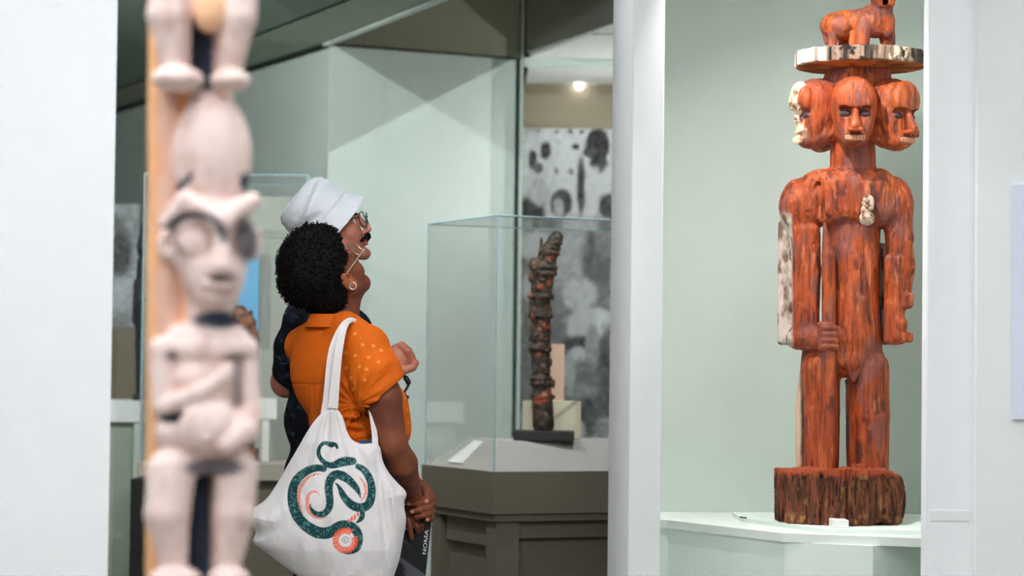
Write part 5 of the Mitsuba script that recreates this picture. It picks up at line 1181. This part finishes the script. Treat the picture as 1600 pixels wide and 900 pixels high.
sd4, _, _ = band([(585, 310), (625, 360), (632, 420), (600, 470)], 3, [9, 9], 3); ink(ORANGE, sstep(.5, -.4, sd4) * sstep(.15, .5, np.abs(((np.arctan2(y - 755, x - 560) * 16) % 1) - .5) * 2))
sd, _, _ = band([(580, 240), (635, 280), (668, 350), (672, 440), (640, 505), (585, 515), (525, 485), (480, 430), (445, 365), (432, 352)], 18, [24, 26, 28, 30, 30, 26, 20], 5); teal(sd)
sd, _, _ = band([(610, 545), (608, 580), (575, 615)], 16, [18], 6); teal(sd)
sd5, _, _ = band([(580, 560), (545, 590), (505, 605)], 10, [14], 3); ink(ORANGE, sstep(.5, -.4, sd5) * sstep(.1, .5, np.abs(((x * .22) % 1) - .5) * 2))
sd, _, _ = band([(440, 115), (420, 92), (395, 92), (355, 82), (322, 110), (315, 155), (345, 205), (400, 232), (460, 215), (510, 205), (548, 205)], 8, [20, 12, 12, 14, 15, 18, 22, 30, 32], 24); teal(sd)
ribs((497, 735), 44, 86, 50, 20, 26)
cx, cy = z5([(497, 730)])[0]; rr_ = np.hypot(x - cx, y - cy) * 4.5
ink(lin(60, 60, 64), np.exp(-((rr_ - 20) / 2.2) ** 2) * .9 + sstep(6, 3, np.hypot(x - cx, (y - cy)) * 4.5) * .8 + np.exp(-((rr_ - 10) / 2) ** 2) * (np.abs(np.arctan2(y - cy, x - cx)) > 1) * .7)
fm = trimesh.Trimesh(bag_pts(front), tri, process=False); bm = trimesh.Trimesh(bag_pts(back), tri[:, ::-1], process=False)
if (fm.face_normals @ WM.W).mean() < 0: fm.invert(); bm.invert()
bumpmat('bag_cotton', VC, lambda p, n, uv: fbm(p.x * 420, p.y * 420, p.z * 420, 2), .0006, .85, .15, eps=5e-4)
nF = len(P2)
bagm = trimesh.Trimesh(np.vstack([fm.vertices, bm.vertices]), np.vstack([fm.faces, bm.faces + nF]), process=False)
put('tote_bag__bag_body', bagm, 'bag_cotton', True, color=np.vstack([bodyc, np.tile(CLOTH, (nF, 1))]))
tag('tote_bag', 'white cotton tote bag with a printed teal snake hanging from the orange-shirted shoulder', 'bag')
def strap(pts, wdt, key='tote_bag__handle'):
    """flat cloth band along points, lying across the given sideways direction"""
    c_ = spline(pts, 60); t = unit(np.gradient(c_, axis=0)[0]); V = []
    tg = np.gradient(c_, axis=0); tg /= np.linalg.norm(tg, axis=1, keepdims=True)
    wd = np.broadcast_to(np.interp(np.linspace(0, 1, 60), np.linspace(0, 1, len(np.atleast_1d(wdt))), np.atleast_1d(wdt)), 60)
    side = np.cross(tg, np.tile(WM.W * .9 + WM.U * .25 + WM.R * .2, (60, 1))); side /= np.linalg.norm(side, axis=1, keepdims=True); nn_ = np.cross(side, tg)
    for i in range(60): V += [c_[i] + side[i] * wd[i] * s + nn_[i] * .0012, c_[i] + nn_[i] * .0026, c_[i] - side[i] * wd[i] * s + nn_[i] * .0012, c_[i] - side[i] * wd[i] * s - nn_[i] * .0012, c_[i] + side[i] * wd[i] * s - nn_[i] * .0012]
    F2 = [[i * 5 + j, i * 5 + (j + 1) % 5, (i + 1) * 5 + (j + 1) % 5, (i + 1) * 5 + j] for i in range(59) for j in range(5)]
    mm = trimesh.Trimesh(V, [[q[0], q[1], q[2]] for q in F2] + [[q[0], q[2], q[3]] for q in F2], process=False); mm.fix_normals()
    put(key, mm, 'bag_cotton', True, color=np.tile(CLOTH, (len(V), 1)))
strap([W(566, 516, 44), W(556, 504, 58), W(546, 502, 78), W(538, 512, 98), W(532, 535, 110), W(526, 580, 117), W(521, 636, 117)], [3, 4, 5, 6, 6.5, 7, 8])
strap([W(562, 519, 40), W(553, 506, 54), W(542, 504, 75), W(533, 514, 94), W(523, 536, 106), W(515, 580, 113), W(508, 645, 112)], [3, 4, 4, 5, 5, 5.5, 6])
strap([W(572, 524, 54), W(580, 560, 60), W(576, 620, 96), W(582, 660, 106), W(585, 694, 116)], [3, 3, 3, 3.5, 5])
# ------------------------------------------------------------------ dark booklet in her hand
bk = [W(610, 842, 2), W(674, 813, -8), W(664, 905, -8), W(660, 960, -8), W(604, 985, 2)]
nbk = unit(np.cross(bk[1] - bk[0], bk[3] - bk[0])); nbk = nbk if nbk @ WM.W > 0 else -nbk
bc8 = [W(612, 838, -12), W(675, 812, -22), W(657, 980, -22), W(598, 1000, -12)]
bfr = np.array(bc8); th_ = nbk * .004
bkm = trimesh.convex.convex_hull(np.vstack([bfr + th_, bfr - th_]))
def bprint(p, n, uv):
    a = float(WM.R[0]); x_ = p.x * float(WM.R[0]) + p.y * float(WM.R[1]); v = noise(x_ * 26 + p.z * 34, p.z * 6 - x_ * 8, 2.0)
    return mix((.0044, .0048, .006), (.094, .102, .122), smoothstep(.66, .82, v) * .8)
mat('booklet_print', proc(bprint), .35, .45)
put('booklet__cover', bkm, 'booklet_print'); tag('booklet', 'dark glossy booklet lettered NOMA held in the clasped hands', 'booklet')
e_ = bfr[1] - bfr[2]; eu = unit(e_)
put('booklet__spine_edge', tube([bfr[1] + th_ * .5, bfr[2] + th_ * .5], .0012, 6), 'lamp_body')
tm = meshkit.text_mesh('NOMA', .0105, .0006, True); tm.apply_scale([1.0, 1, 1]); tw = tm.bounds[1][0]; tm.apply_scale([40 * s / tw, 1, 1])
side_ = unit(np.cross(nbk, eu)); side_ = side_ if side_ @ WM.R < 0 else -side_
Mx = np.eye(4); Mx[:3, 0] = eu; Mx[:3, 1] = np.cross(nbk, eu); Mx[:3, 2] = nbk; Mx[:3, 3] = W(668, 869, -14) ; 
o_ = bfr[2] + e_ * (1 - (869 - 812) / 168) + side_ * 3.2 * s + nbk * .0042
Mx[:3, 3] = o_ - Mx[:3, 1] * (0 if Mx[:3, 1] @ WM.R < 0 else .0105)
tm.apply_transform(Mx); put('booklet__lettering', tm, 'lamp_body')
